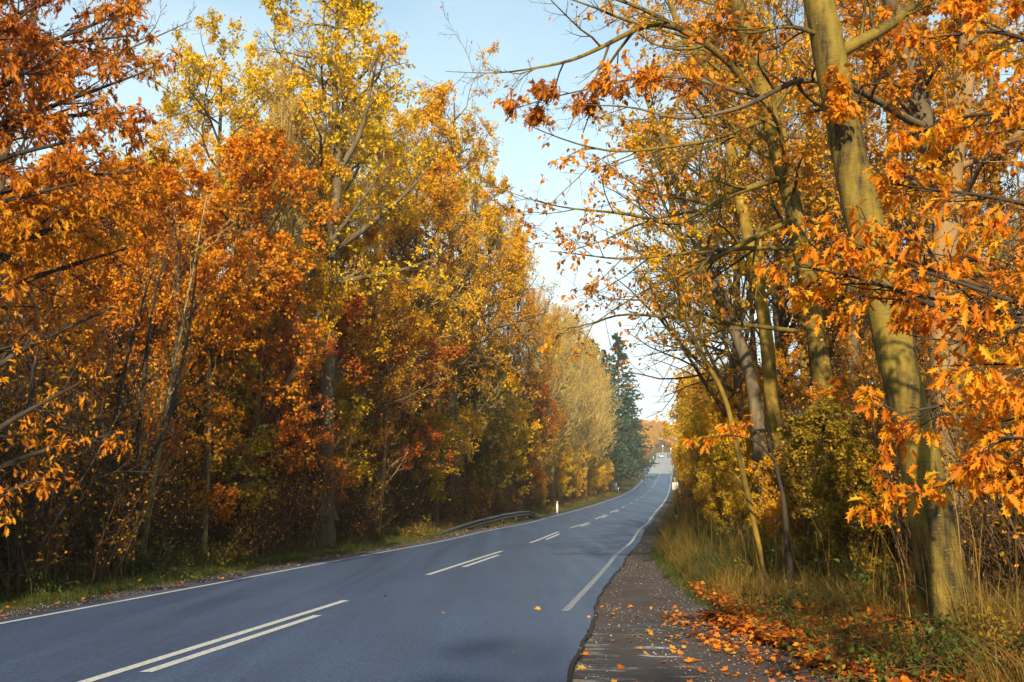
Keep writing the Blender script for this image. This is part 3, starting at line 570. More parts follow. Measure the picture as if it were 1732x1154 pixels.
# wood beside and behind the camera (throws the shade over road)
forest(-1,-60,2,6,7.5,11,['broad_oak0','beech0','rust0','broad_oak1','beech1'],14,19,'%s standing beside the road behind the viewer, on the left','left trees behind the viewer')
forest(-1,-60,8,9,16,26,['beech1','rust0','bare1'],12,16,'%s deeper in the wood behind the viewer, on the left','left back trees behind the viewer')
for (Y,u,pn,h,lb) in [(-15,-6.6,'broad_oak0',17,'wide oak added behind the viewer to shade the road, nearest of the row'),(-21,-6.4,'beech0',18,'wide beech added behind the viewer to shade the road, second of the row'),(-27,-6.2,'broad_oak1',19,'wide oak added behind the viewer to shade the road, third of the row'),(-34,-6.2,'rust0',19,'wide hornbeam added behind the viewer to shade the road, farthest of the row'),(-33,6.2,'broad_oak2',18,'wide oak added behind the viewer on the right to shade the road')]:
    place(pn,rx(Y)+u,Y,h/PROTO[pn]['H'],lb,kn_(pn),sx_=1.25)  # unseen trees, added with widened crowns to shade the near road
# ------------------------------------------------------------------ left undergrowth
def thick(side,Y0,Y1,step,u0,u1,protos,smin,smax,label,group,name='thicket_shrub'):
    Y=Y0
    while Y<Y1:
        yy=Y+rgt.uniform(-.3,.3)*step; u=rgt.uniform(u0,u1); pn=protos[rgt.randint(len(protos))]
        place(pn,rx(yy)+side*u,yy,rgt.uniform(smin,smax),label,name,group); Y+=step*rgt.uniform(.8,1.2)*(1+max(0,Y-40)*.012)
thick(-1,11,32,1.1,6.9,7.9,['thicket0','thicket1','thicket3'],.8,1.1,'tangle of thin dark leafless stems at the grass edge in the lower left corner','near left thicket')
thick(-1,31,80,1.4,6.9,7.9,['thicket0','thicket2','thicket3'],.65,1.0,'brown thicket of thin stems at the grass edge along the crash barrier','thicket along the barrier')
thick(-1,80,200,2.2,7.2,8.6,['thicket0','thicket2'],.7,1.1,'brown thicket on the left between the marker post and the notice board','far left thicket')
thick(-1,11,90,1.8,8.9,11,['thicket1','thicket0'],.9,1.3,'taller dark stems behind the first line of thicket on the left','second line of left thicket')
# dark leaning saplings in the lower left
def poly_smooth(pts,K):
    pts=np.array(pts,float); d=np.r_[0,np.cumsum(np.linalg.norm(np.diff(pts,axis=0),axis=1))]; d/=d[-1]; s=np.linspace(0,1,K)
    # catmull-rom like smoothing by double interpolation
    q=np.stack([np.interp(s,d,pts[:,i]) for i in range(3)],1)
    for _ in range(2): q[1:-1]=.25*q[:-2]+.5*q[1:-1]+.25*q[2:]
    return q
def hero_branchset(rg,P,R,spec,acc,leafacc,leaf):
    """grow levels from given polylines; spec list of dict(m,t0,t1,ang,L,K,wob,trop,rf,rmin,n)"""
    cur=(P,R)
    last=[]
    for s in spec:
        q=spawn(rg,cur[0],cur[1],s['m'],s.get('t0',.2),s.get('t1',1.),s.get('ang',45),s['L'],s.get('K',5),s.get('wob',.12),s.get('trop',.04),s.get('rf',.6),s.get('rmin',.005),s.get('tip',.35),flat=s.get('flat',0))
        acc.tube(q[0],q[1],s.get('n',4)); cur=q; last.append(q)
    if leaf and leafacc is not None: 
        leaves_on(leafacc,rg,cur[0],cur[1],leaf['per'],leaf['size'],leaf['kind'],droop=leaf.get('droop',.4),keep=leaf.get('keep'),off=leaf.get('off',.03),up=leaf.get('up',.5),t0=leaf.get('t0',.3),var=.3)
        if leaf.get('both'): leaves_on(leafacc,rg,last[-2][0],last[-2][1],leaf['per'],leaf['size'],leaf['kind'],droop=leaf.get('droop',.4),keep=leaf.get('keep'),off=.03,t0=.6)
    return last
def rel(P,o): return np.asarray(P)-np.asarray(o)
def hero_trunk(rg,pix,r_of,base,K=40,n=24,flare=.35,lump=.05):
    """pix: list of (px,py,Y)"""
    P=poly_smooth([at(*p) for p in pix],K); P=rel(P,base)
    s=np.linspace(0,1,K); R=np.interp(s,np.linspace(0,1,len(r_of)),r_of)
    a=Acc(); T=np.gradient(P,axis=0); T=nrm(T); ref=np.array([0,1.,0]); U=nrm(ref-(T@ref)[:,None]*T); W=np.cross(T,U); ang=np.arange(n)*2*pi/n
    h=P[:,2]-P[0,2]
    fl=1+flare*np.exp(-h/.32)[:,None]*(1+.7*np.cos(ang*5+1.)[None])+.05*np.exp(-h/1.6)[:,None]*np.cos(ang*5+1.)[None]
    ph=np.cumsum(rg.normal(size=K)*.25)
    lm=1+lump*(np.sin(ang[None]*2+ph[:,None]*2)+.6*np.sin(ang[None]*3-ph[:,None]*1.3+h[:,None]*1.1))
    rr=R[:,None]*fl*lm; V=P[:,None]+rr[...,None]*(np.cos(ang)[None,:,None]*U[:,None]+np.sin(ang)[None,:,None]*W[:,None])
    i=np.arange(K-1)[:,None]; j=np.arange(n)[None]; j2=(j+1)%n; a.quads(V,np.stack([i*n+j,i*n+j2,(i+1)*n+j2,(i+1)*n+j],-1).reshape(-1,4))
    return a,P,R
def hero_tree(name,label,pix,r_of,branches,bark,leafm,seed,leaf,n1=0,lf=.25,t0=.3,spec=None,n=20,flare=.35,group=None,ang1=50,trop1=.05,cat='tree',sink=.15,K=40,lump=.05):
    rg=np.random.RandomState(seed)
    if name=='sapling_tree':
        f=1.0
        while True:
            b0=at(pix[0][0],900,pix[0][2]*f); u=b0[0]-rx(b0[1])
            if u<-6.2 or f>2: break
            f+=.01
        pix=[(a_,b_,c_*f) for a_,b_,c_ in pix]; r_of=[x*f**.5 for x in r_of]
        b0=at(pix[0][0],900,pix[0][2]); X0=b0[0]; gg=gz(X0,pix[0][2]); pix=[(pix[0][0],577-F*0+0,pix[0][2])]+pix[1:] if False else pix
    b0=at(*pix[0]); gzz=gz(b0[0],b0[1])
    base=(b0[0],b0[1],gzz)
    root=empty(name,base,label,cat,group)
    ta,P,R=hero_trunk(rg,pix,r_of,base,n=n,flare=flare,K=K,lump=lump)
    if P[0,2]>-.1:   # reach down into the soil along the trunk line
        d=P[0]-P[3]; d=d/max(1e-6,-d[2]); ext=P[0]+d*(P[0,2]+.3); TT=Acc(); TT.tube(np.array([ext,(ext+P[1])/2,P[1]]),[R[0]*(1+flare),R[0]*(1+flare*.9),R[1]*.98],16); ta.add(np.concatenate(TT.V),np.concatenate(TT.L),np.concatenate(TT.S))
    # run the trunk into the ground
    mobj('trunk',ta.build('hero_trunk',bark,True),root)
    LA=Acc(); spec=spec or [dict(m=7,L=.45,K=5,n=4),dict(m=6,L=.5,K=4,n=3),dict(m=3,L=.5,K=3,n=3)]
    for bi,br in enumerate(branches):
        pts=br['p']; Pb=poly_smooth([at(*q) for q in pts],br.get('K',14)); Pb=rel(Pb,base); Kb=len(Pb)
        Rb=np.interp(np.linspace(0,1,Kb),np.linspace(0,1,len(br['r'])),br['r']); ba=Acc(); ba.tube(Pb,Rb,10)
        bl=br.get('leaf',leaf)
        la=Acc() if br.get('own') else LA
        hero_branchset(rg,Pb[None],Rb[None],br.get('spec',spec),ba,la,bl)
        mobj('branch',ba.build('branch',bark,True),root)
    if n1:
        ba=Acc(); H=P[-1,2]-P[0,2]
        P1,R1=spawn(rg,P[None],R[None],n1,t0,.98,ang1,lambda t:H*lf*(1.1-.6*t),9,.12,trop1,.4,.012,.2); ba.tube(P1,R1,6)
        hero_branchset(rg,P1,R1,spec,ba,LA,leaf); mobj('limbs',ba.build('limbs',bark,True),root)
    if LA.nv: mobj('crown',LA.build('crown',leafm,False,True),root)
    return root
sapl=[dict(m=12,t0=.25,L=.32,K=6,n=4,trop=.05,wob=.12,ang=42),dict(m=6,L=.45,K=4,n=3,rmin=.004),dict(m=3,L=.5,K=3,n=3,rmin=.003)]
for i,(pix,r,lb) in enumerate([
  ([(190,985,16.2),(215,860,16.2),(235,740,16.3),(250,560,16.5),(275,440,16.8),(300,380,17)],[.06,.05,.03,.01],'dark slim sapling, leftmost of the leaning group near the left edge'),
  ([(150,1000,15.5),(170,880,15.5),(195,700,15.8),(225,560,16),(268,430,16.4)],[.05,.045,.03,.01],'dark sapling leaning right, foot at the left end of the leaning group'),
  ([(235,965,18),(262,800,18),(290,640,18.4),(322,480,18.8),(350,330,19)],[.07,.055,.035,.01],'tall grey sapling leaning right in the middle of the leaning group'),
  ([(175,975,17),(225,830,17),(285,720,17.2),(320,560,17.4),(335,430,17.6)],[.055,.045,.03,.01],'strongly slanting dark sapling crossing the middle one'),
  ([(345,925,24),(352,800,24),(356,660,24.3),(350,560,24.6),(362,440,25)],[.07,.06,.045,.02],'pale sinuous young trunk with a crooked bend below the red orange maple'),
  ([(640,905,36),(648,820,36),(655,700,36.4),(658,600,37)],[.07,.06,.045,.02],'thin pale upright stem left of the crash barrier'),
  ([(15,1000,16),(35,800,16.2),(60,600,16.5),(110,430,17)],[.06,.05,.035,.01],'dark sapling at the very left edge, bending right'),
  ([(425,905,29),(433,700,29.3),(455,500,29.8),(470,400,30),(480,300,30)],[.12,.10,.08,.04],'straight pale grey trunk standing in front of the red orange maple'),]):
    hero_tree('sapling_tree',lb,pix,r,[],M['bark_dark'] if i in (0,1,3,6) else M['bark_tan'],M['leaf_rust'],300+i,dict(per=1,size=.08,kind='m',keep=lambda p:np.full(len(p),.3)),n1=14,lf=.22,t0=.25,spec=sapl[1:],n=8,flare=.1,ang1=35,trop1=.08,K=20)
# near left tree with dark red and orange leaves, trunk outside the frame
lspec=[dict(m=11,t0=.15,L=.36,K=6,n=4,ang=45,flat=.4,trop=-.01),dict(m=7,L=.5,K=4,n=3,rmin=.004,flat=.3,trop=-.02),dict(m=3,L=.5,K=3,n=3,rmin=.003)]
def lb_(p0,p1,Y0,Y1,dy=0,r=(.07,.012)):
    mid=((p0[0]+p1[0])/2,(p0[1]+p1[1])/2+dy,(Y0+Y1)/2); return dict(p=[(p0[0],p0[1],Y0),mid,(p1[0],p1[1],Y1)],r=list(r),K=12)
hero_tree('near_maple_tree','near maple at the upper left, dark red and orange leaves hanging into the top corner',[(-190,1150,13.5),(-170,800,13.5),(-150,400,13.6),(-140,0,13.8),(-120,-400,14)],[.2,.18,.15,.12,.06],
  [lb_((-160,330),(250,120),13.6,14.5,-30),lb_((-160,420),(235,290),13.6,14.2,-50),lb_((-150,180),(215,20),13.6,14.6,-10),lb_((-150,100),(160,-30),13.6,14.6,0),lb_((-150,560),(190,330),13.6,14.0,-20),
   lb_((-150,20),(120,-110),13.6,14.4,0),lb_((-155,250),(235,190),13.6,13.9,-20),lb_((-155,120),(230,60),13.6,15.2,-10),lb_((-155,360),(160,230),13.4,13.2,-30),lb_((-155,300),(100,90),13.4,13.0,-30),lb_((-155,200),(60,10),13.2,12.6,-10),lb_((-155,480),(215,360),13.6,14.8,-20),lb_((-155,420),(130,310),13.4,13.0,-20)],
  M['bark_dark'],M['leaf_darkred'],401,dict(per=4,size=.115,kind='l',droop=.6,keep=lambda p:np.full(len(p),.9)),spec=lspec,n=12)
hero_tree('near_maple_tree','near orange leaved maple whose drooping leaves fill the left edge at mid height',[(-130,1150,14.5),(-120,800,14.5),(-110,500,14.6),(-100,250,14.8)],[.13,.12,.09,.04],
  [lb_((-115,560),(215,420),14.5,15.2,-20),lb_((-115,700),(190,520),14.5,15,-20),lb_((-110,800),(150,640),14.5,14.8,-10),lb_((-115,850),(185,735),14.5,14.8,-20),lb_((-110,480),(120,380),14.5,15,0),lb_((-110,880),(90,800),14.2,14.2,0,(.05,.01)),lb_((-110,620),(140,560),14.5,15.6,0)],
  M['bark_dark'],M['leaf_orange'],402,dict(per=2,size=.105,kind='l',droop=.6,keep=lambda p:np.full(len(p),.5)),spec=lspec,n=12)
hero_tree('bare_tree','leafless grey twigged tree reaching out of the left edge into the blue sky',[(-60,1100,22),(-40,700,22),(0,300,22.3),(60,0,22.6),(90,-250,23)],[.16,.14,.11,.07,.03],
  [dict(p=[(60,160,22.5),(150,110,22.5),(230,78,22.5),(325,35,22.5)],r=[.06,.03,.008],K=12),dict(p=[(40,200,22.5),(140,120,22.5),(200,20,22.5),(240,-60,22.6)],r=[.06,.03,.008],K=12)],
  M['bark_grey'],M['leaf_rust'],403,None,n1=12,lf=.2,t0=.5,spec=[dict(m=9,L=.4,K=6,n=4),dict(m=7,L=.45,K=4,n=3,rmin=.006),dict(m=4,L=.5,K=3,n=3,rmin=.005)],n=10)
# oak limbs reaching out over the second oak, dark and gnarled
hero_tree('dead_oak_tree','gnarled dark oak with a crooked limb reaching right above the tan birches',[(765,880,55),(768,760,55),(762,640,55),(775,540,55),(790,420,55),(800,330,55)],[.42,.36,.32,.28,.2,.06],
  [dict(p=[(765,640,55),(782,590,54.5),(812,555,54),(850,552,54),(890,540,54),(925,528,54)],r=[.26,.2,.13,.07,.03],K=16),
   dict(p=[(812,556,54),(822,530,54),(850,525,54),(880,532,54)],r=[.12,.08,.03],K=10),
   dict(p=[(780,600,54.5),(830,605,54),(875,625,54),(905,660,54)],r=[.12,.07,.02],K=12),
   dict(p=[(770,560,55),(745,530,55),(700,505,55),(650,500,55)],r=[.14,.08,.03],K=12)],
  M['bark_grey'],M['leaf_rust'],404,dict(per=2,size=.11,kind='d',keep=lambda p:np.full(len(p),.6)),n1=14,lf=.35,t0=.35,spec=[dict(m=10,L=.45,K=6,n=4,wob=.2),dict(m=7,L=.45,K=4,n=3,rmin=.008),dict(m=4,L=.5,K=3,n=3,rmin=.007)],n=12)
# oak A big limbs
hero_tree('limb_oak_tree','many limbed golden oak before the tallest oak, limbs sweeping up to the right',[(548,880,33),(552,700,33),(556,500,33),(565,380,33),(575,250,33),(560,120,33)],[.3,.26,.24,.2,.12,.04],
  [dict(p=[(560,425,33),(600,400,33),(645,365,33),(690,325,33),(725,285,33)],r=[.13,.1,.06,.02],K=14),
   dict(p=[(556,480,33),(610,470,33),(670,460,33),(730,440,33)],r=[.1,.07,.03],K=14),
   dict(p=[(558,520,33),(520,470,33),(545,430,32.5),(600,355,32.5),(640,300,32.5)],r=[.1,.08,.03],K=14),
   dict(p=[(562,380,33),(520,330,33),(480,290,33),(460,230,33)],r=[.1,.07,.02],K=12),
   dict(p=[(566,300,33),(610,230,33),(625,160,33),(640,90,33)],r=[.12,.08,.02],K=12)],
  M['bark_grey'],M['leaf_oakgold'],405,dict(per=3,size=.12,kind='m',keep=lambda p:np.full(len(p),.55)),n1=10,lf=.3,t0=.4,spec=[dict(m=9,L=.45,K=6,n=4,wob=.15),dict(m=7,L=.45,K=4,n=3,rmin=.006),dict(m=3,L=.5,K=3,n=3,rmin=.005)],n=12)

# ------------------------------------------------------------------ right side: hero trunks
rspec=[dict(m=10,t0=.12,L=.42,K=6,n=4,ang=45,flat=.3,trop=.01),dict(m=7,L=.45,K=4,n=3,rmin=.005,flat=.2),dict(m=3,L=.5,K=3,n=3,rmin=.004)]
someleaf=dict(per=2,size=.10,kind='o',keep=lambda p:np.full(len(p),.6),droop=.6)
hero_tree('mossy_beech_tree','thick leaning olive green beech trunk in the right foreground, sunlit at its foot',
  [(1612,1065,10.8),(1600,1010,10.8),(1580,900,10.8),(1556,780,10.8),(1528,660,10.8),(1498,520,10.9),(1468,400,10.9),(1440,280,11),(1412,140,11.1),(1385,0,11.2),(1350,-200,11.4),(1320,-420,11.6)],
  [.25,.225,.21,.205,.20,.195,.19,.18,.175,.165,.15,.12],
  [dict(p=[(1408,95,11.15),(1470,62,11.2),(1515,38,11.4),(1545,8,11.6),(1590,-40,12)],r=[.075,.065,.055,.045],K=12),
   dict(p=[(1390,60,11.1),(1330,40,11),(1270,60,11),(1200,40,11)],r=[.03,.02,.008],K=12,leaf=dict(per=2,size=.09,kind='o',keep=lambda p:np.full(len(p),.5),droop=.7)),
   dict(p=[(1390,150,11.1),(1405,140,10.9),(1440,165,10.7),(1425,200,10.6)],r=[.012,.008,.004],K=8)],
  M['bark_beech'],M['leaf_orange'],501,someleaf,n1=6,lf=.2,t0=.82,spec=rspec,n=40,K=90,flare=.32,lump=.04)
hero_tree('beech_tree','second beech on the right, curving mossy trunk left of the foreground beech',
  [(1408,830,20),(1398,720,20),(1385,600,20),(1370,500,20),(1348,370,20),(1318,270,20),(1292,150,20),(1262,60,20),(1245,0,20),(1215,-120,20),(1180,-260,20)],
  [.24,.21,.2,.19,.18,.17,.16,.14,.12,.08],
  [dict(p=[(1300,190,20),(1240,110,19.6),(1190,70,19.2),(1135,42,19),(1090,15,18.8),(1030,-5,18.6)],r=[.10,.09,.075,.05,.025],K=18),
   dict(p=[(1140,45,19),(1105,37,18.8),(1070,52,18.5),(1018,80,18.2),(966,104,18),(914,114,18),(845,125,18),(754,121,18)],r=[.07,.055,.04,.025,.012,.006],K=22,leaf=dict(per=1,size=.09,kind='o',keep=lambda p:np.where(p[:,0]>-1e9,.12,0))),
   dict(p=[(1345,370,20),(1290,395,19.5),(1225,430,19.2),(1150,465,19),(1090,490,19),(1000,550,18.8)],r=[.06,.05,.04,.02,.008],K=18),
   dict(p=[(1325,300,20),(1230,330,19.5),(1150,385,19),(1070,362,18.5),(1010,357,18.2),(948,352,18),(890,336,18),(835,315,18)],r=[.07,.06,.05,.035,.025,.012,.006],K=22,leaf=dict(per=3,size=.10,kind='o',keep=lambda p:np.full(len(p),.7),droop=.7)),
   dict(p=[(1345,560,20),(1245,548,19.5),(1150,538,19.2),(1090,533,19),(1042,530,18.8),(1000,550,18.6),(959,556,18.5)],r=[.05,.045,.04,.03,.02,.008],K=20,leaf=dict(per=2,size=.09,kind='o',keep=lambda p:np.full(len(p),.8),droop=.6)),
   dict(p=[(1340,420,20),(1250,420,19.5),(1150,430,19),(1050,440,18.8),(980,430,18.5),(930,425,18.5)],r=[.05,.045,.03,.02,.008],K=20,leaf=dict(per=3,size=.10,kind='o',keep=lambda p:np.full(len(p),.85),droop=.6)),
   dict(p=[(1300,200,20),(1200,240,19),(1120,250,18.6),(1040,260,18.4),(960,240,18.2),(900,215,18)],r=[.05,.04,.03,.02,.008],K=20,leaf=dict(per=3,size=.10,kind='o',keep=lambda p:np.full(len(p),.9),droop=.6))],
  M['bark_beech'],M['leaf_orange'],502,someleaf,n1=16,lf=.22,t0=.35,spec=rspec,n=16,K=44)
hero_tree('oak_tree','dark oak behind the foreground beech, its black limb crossing the sky leftwards',
  [(1650,900,14.5),(1632,760,14.5),(1612,600,14.6),(1600,450,14.7),(1590,300,14.8),(1568,230,14.9),(1545,120,15),(1520,40,15),(1490,-80,15),(1460,-240,15)],
  [.20,.18,.17,.165,.16,.15,.14,.12,.08],
  [dict(p=[(1585,225,14.9),(1530,200,14),(1470,160,13.5),(1415,140,13),(1350,130,12.8),(1300,160,12.7),(1255,185,12.6),(1210,192,12.6),(1150,208,12.6),(1080,180,12.8),(1000,178,13)],r=[.075,.065,.055,.045,.042,.038,.032,.022,.015,.007],K=30,
        spec=[dict(m=16,t0=.25,L=.17,K=6,n=4,ang=50,flat=.5,trop=-.01),dict(m=7,L=.5,K=4,n=3,rmin=.004,flat=.3),dict(m=3,L=.5,K=3,n=3,rmin=.003)],leaf=dict(per=2,size=.10,kind='o',keep=lambda p:np.full(len(p),.32),droop=.6)),
   dict(p=[(1290,165,12.7),(1230,150,12.8),(1160,128,13),(1080,130,13.2),(1000,150,13.4),(930,165,13.6),(868,185,13.8)],r=[.03,.025,.02,.015,.01,.006],K=22,
        spec=[dict(m=15,t0=.12,L=.2,K=6,n=4,ang=45,flat=.6,trop=-.02),dict(m=7,L=.5,K=4,n=3,rmin=.004,flat=.4,trop=-.02),dict(m=3,L=.5,K=3,n=3,rmin=.003)],leaf=dict(per=3,size=.12,kind='l',keep=lambda p:np.full(len(p),1.),droop=.8)),
   dict(p=[(1345,132,12.8),(1345,150,12.8),(1400,190,13.5),(1480,170,14)],r=[.03,.02,.01],K=10)],
  M['bark_grey'],M['leaf_orange'],503,dict(per=2,size=.10,kind='o',keep=lambda p:np.full(len(p),.7),droop=.6),n1=20,lf=.24,t0=.35,spec=rspec,n=16,K=40)
hero_tree('pale_oak_tree','broad pale sunlit trunk directly behind the foreground beech, tangled in climbing stems',
  [(1625,900,13.2),(1605,780,13.2),(1596,650,13.2),(1592,520,13.3),(1600,400,13.4),(1612,260,13.5),(1635,120,13.6),(1645,0,13.7),(1660,-200,14)],
  [.21,.19,.185,.18,.16,.14,.12,.11,.08],
  [dict(p=[(1625,280,13.5),(1690,255,13.5),(1735,215,13.4),(1790,180,13.3)],r=[.06,.05,.04],K=10)],
  M['bark_lit'],M['leaf_rust'],504,dict(per=2,size=.09,kind='o',keep=lambda p:np.full(len(p),.4),droop=.6),n1=16,lf=.16,t0=.3,spec=rspec,n=18,K=40)
for i,(pix,r,lb) in enumerate([
  ([(1312,770,26),(1305,680,26),(1297,560,26),(1270,420,26),(1240,290,26.3),(1225,150,26.6),(1150,60,27),(1110,-80,27)],[.2,.17,.15,.13,.1,.05],'middle slender beech on the right, straight grey trunk left of the curving one'),
  ([(1290,790,24),(1272,640,24),(1245,560,24.3),(1210,490,24.6),(1175,400,25),(1150,330,25.3),(1130,260,25.6),(1090,160,26)],[.17,.15,.13,.12,.09,.04],'leaning beech on the right whose trunk sweeps left over the road edge'),
  ([(1300,800,29),(1290,700,29),(1268,600,29),(1225,540,29),(1160,440,29.4),(1130,320,29.8),(1110,200,30)],[.17,.15,.13,.11,.08,.04],'farther leaning beech, parallel to the sweeping one on the right'),
  ([(1330,790,33),(1325,640,33),(1312,500,33),(1320,350,33),(1300,200,33),(1290,50,33),(1280,-80,33)],[.18,.16,.14,.1,.05],'straight background beech on the right between the slender and the curving trunk'),
  ([(1368,810,30),(1362,640,30),(1350,480,30),(1340,330,30),(1320,180,30),(1300,20,30)],[.15,.13,.11,.08,.04],'thin dark background beech just behind the curving trunk on the right'),
  ([(1450,820,26),(1445,640,26),(1440,450,26),(1452,300,26),(1470,150,26),(1480,-50,26)],[.17,.15,.12,.08,.04],'background beech seen left of and behind the foreground beech'),
  ([(1690,850,24),(1685,640,24),(1690,450,24),(1680,250,24),(1672,60,24),(1670,-100,24)],[.17,.15,.12,.08,.04],'background beech between the pale trunk and the right edge'),]):
    lf_=dict(per=3,size=.095,kind='o',keep=lambda p:np.full(len(p),.45),droop=.5)
    hero_tree('beech_tree',lb,pix,r,[],M['bark_moss'] if i%2==0 else M['bark_grey'],M['leaf_gold'] if i in (0,1,2,3,5) else M['leaf_orange'],520+i,lf_,n1=22,lf=.30,t0=.25,spec=rspec,n=10,K=30,ang1=50,trop1=.05)
hero_tree('leaning_sapling_tree','thin mossy sapling curving left out of the bushes into the white sky gap',[(1240,730,17.5),(1232,690,17.5),(1215,645,17.5),(1190,610,17.5),(1172,570,17.6),(1158,535,17.8),(1152,490,18)],[.05,.045,.04,.03,.015],[],
  M['bark_moss'],M['leaf_orange'],530,dict(per=1,size=.09,kind='o',keep=lambda p:np.full(len(p),.3)),n1=10,lf=.6,t0=.35,spec=[dict(m=7,L=.5,K=5,n=3,rmin=.005),dict(m=5,L=.5,K=4,n=3,rmin=.004)],n=8,K=20,flare=0)
# red oak with big orange leaves, trunk outside the right edge of the frame
ospec=[dict(m=12,t0=.12,L=.34,K=6,n=5,ang=42,flat=.65,trop=-.01,rmin=.006),dict(m=5,t0=.25,L=.5,K=4,n=4,rmin=.003,flat=.5,trop=-.03),dict(m=2,t0=.5,L=.45,K=3,n=3,rmin=.0025)]
ol=dict(per=3,size=.092,kind='l',droop=.75,keep=lambda p:np.full(len(p),.72),off=.02)
def ob(pts,r=(.022,.014,.005)): return dict(p=pts,r=list(r),K=14)
hero_tree('red_oak_tree','nearest red oak at the right edge, large bright orange lobed leaves across the beech trunk',
  [(1890,1140,6.6),(1880,900,6.6),(1870,600,6.6),(1860,300,6.6),(1850,0,6.7),(1845,-300,6.8)],[.10,.09,.08,.07,.05,.03],
  [ob([(1870,640,6.6),(1760,600,6.6),(1640,545,6.6),(1520,490,6.7),(1420,460,6.8),(1345,450,6.9)]),
   ob([(1870,560,6.6),(1740,520,6.4),(1600,470,6.4),(1490,440,6.5),(1400,430,6.6)]),
   ob([(1870,600,6.8),(1700,540,6.8),(1560,500,6.9),(1440,470,7),(1360,500,7.1)]),
   ob([(1870,520,6.8),(1700,500,6.6),(1560,450,6.6),(1450,420,6.6),(1380,400,6.7)]),
   ob([(1870,720,6.6),(1760,690,6.5),(1640,680,6.4),(1560,690,6.4),(1490,710,6.4)]),
   ob([(1875,870,6.6),(1780,810,6.5),(1690,800,6.4),(1590,820,6.3),(1500,850,6.2)]),
   ob([(1860,380,6.6),(1760,350,6.6),(1660,330,6.6),(1570,320,6.7),(1500,310,6.8)]),
   ob([(1858,260,6.6),(1770,210,6.6),(1690,190,6.6),(1600,200,6.7),(1540,230,6.8)]),
   ob([(1855,120,6.6),(1770,80,6.6),(1690,50,6.6),(1600,60,6.7),(1545,70,6.8)]),
   ob([(1855,0,6.6),(1780,-20,6.6),(1690,-10,6.6),(1620,0,6.7)]),
   ob([(1870,480,6.6),(1790,470,7.2),(1720,460,7.6),(1650,440,8),(1580,430,8.2)]),
   ob([(1870,800,6.6),(1800,760,6),(1745,740,5.8),(1690,740,5.6)]),
   ob([(1870,640,6.6),(1800,620,6),(1730,620,5.7),(1680,640,5.6)])],
  M['bark_dark'],M['leaf_redoak'],601,ol,spec=ospec,n=14)
hero_tree('young_red_oak_tree','small red oak branch of rusty lobed leaves drooping before the golden roadside bushes',[(1330,900,15.5),(1325,840,15.5),(1310,780,15.5),(1300,740,15.6)],[.04,.035,.025,.01],
  [ob([(1310,780,15.5),(1280,745,15.4),(1240,735,15.3),(1205,738,15.2),(1180,745,15.2)],(.02,.012,.004)),ob([(1305,760,15.5),(1270,720,15.4),(1225,722,15.3)],(.015,.01,.004))],
  M['bark_dark'],M['leaf_redoak'],602,dict(per=3,size=.13,kind='l',droop=.9,keep=lambda p:np.full(len(p),.6),off=.02),spec=[dict(m=6,t0=.4,L=.3,K=5,n=4,ang=40,flat=.5,trop=-.03),dict(m=4,t0=.2,L=.5,K=4,n=3,rmin=.003)],n=8,K=12)
for (px,Y,yt,pn,sw,lb) in [(1250,38,-40,'bare0',.9,'gold leaved slender beech behind the sweeping trunk, top beyond the frame'),
(1340,40,-60,'bare1',1.,'bare beech behind the curving trunk'),(1400,36,-80,'bare0',1.,'golden beech between the curving trunk and the foreground beech'),
  (1530,30,-60,'rust0',1.,'rust brown hornbeam behind the foreground beech'),(1640,26,60,'rust1',1.,'rust brown hornbeam behind the pale trunk'),(1290,52,200,'bare1',.9,'small golden beech seen between the slender trunks')]:
    pxplace(pn,px,Y,yt,lb,kn_(pn),sw)
for (px,Y,yt,pn,sw,lb) in [(1450,19,650,'orange1',1.1,'orange brown young maple between the curving and the foreground beech'),(1345,27,600,'rust1',.9,'russet young hornbeam low among the leaning beeches'),(1530,17,700,'red1',1.1,'russet shrub directly behind the foreground beech foot'),
  (1700,14.5,560,'orange0',1.0,'orange brown young maple low at the right edge behind the pale trunk'),(1280,30,690,'rust0',.8,'russet shrub right of the thin curving sapling'),(1480,24,560,'rust0',.9,'rust brown young hornbeam left of the foreground beech')]:
    pxplace(pn,px,Y,yt,lb,{'orange':'maple_tree','rust':'hornbeam_tree','red':'maple_tree'}[pn[:-1]],sw)
# generic right wood
pxplace('olive0',1390,17,700,'olive green and yellow bush in front of the curving beech on the right','hazel_tree',1.1,rot=.4)
pxplace('olive0',1450,14.5,760,'low dark green bush left of the foreground beech foot','hazel_tree',1.2,rot=2.6)
for i,(px,Y,yt,k,lb) in enumerate([(1180,150,715,0,'farthest yellow bush on the right, leaning over the far road edge'),(1188,120,690,1,'golden tall bush behind the right white notice board'),(1192,95,670,0,'bright yellow tall bush second from the right notice board'),(1205,75,655,1,'orange gold tall bush in the right roadside row'),(1228,58,650,0,'large yellow bush below the thin curving sapling'),(1262,42,660,1,'golden bush at the foot of the leaning beeches'),(1205,60,720,0,'low bright yellow bush at the front of the right roadside row'),(1192,85,745,1,'low golden bush at the grass edge near the notice board'),(1240,38,700,1,'gold and brown bush behind the rusty red oak branch'),(1262,25,740,0,'low yellow bush right of the thin curving sapling'),(1318,21,790,1,'small brownish gold bush in front of the olive one'),(1225,31,775,0,'low yellow bush left of the thin curving sapling'),(1215,75,700,0,'low yellow bush in front of the orange gold tall one')]):
    pxplace('goldbush%d'%k,px,Y,yt,lb,'roadside_bush',1.0,rot=i*1.7)
for i,(px,Y,yt) in enumerate([(1182,180,650),(1200,165,640),(1222,140,640),(1170,205,672),(1240,120,625)]):
    pxplace('tan%d'%(i%2),px,Y,yt,'pale bare tree rising behind the golden bushes at the right of the sky gap','birch_tree',1.1,group='pale bare trees behind the golden bushes')
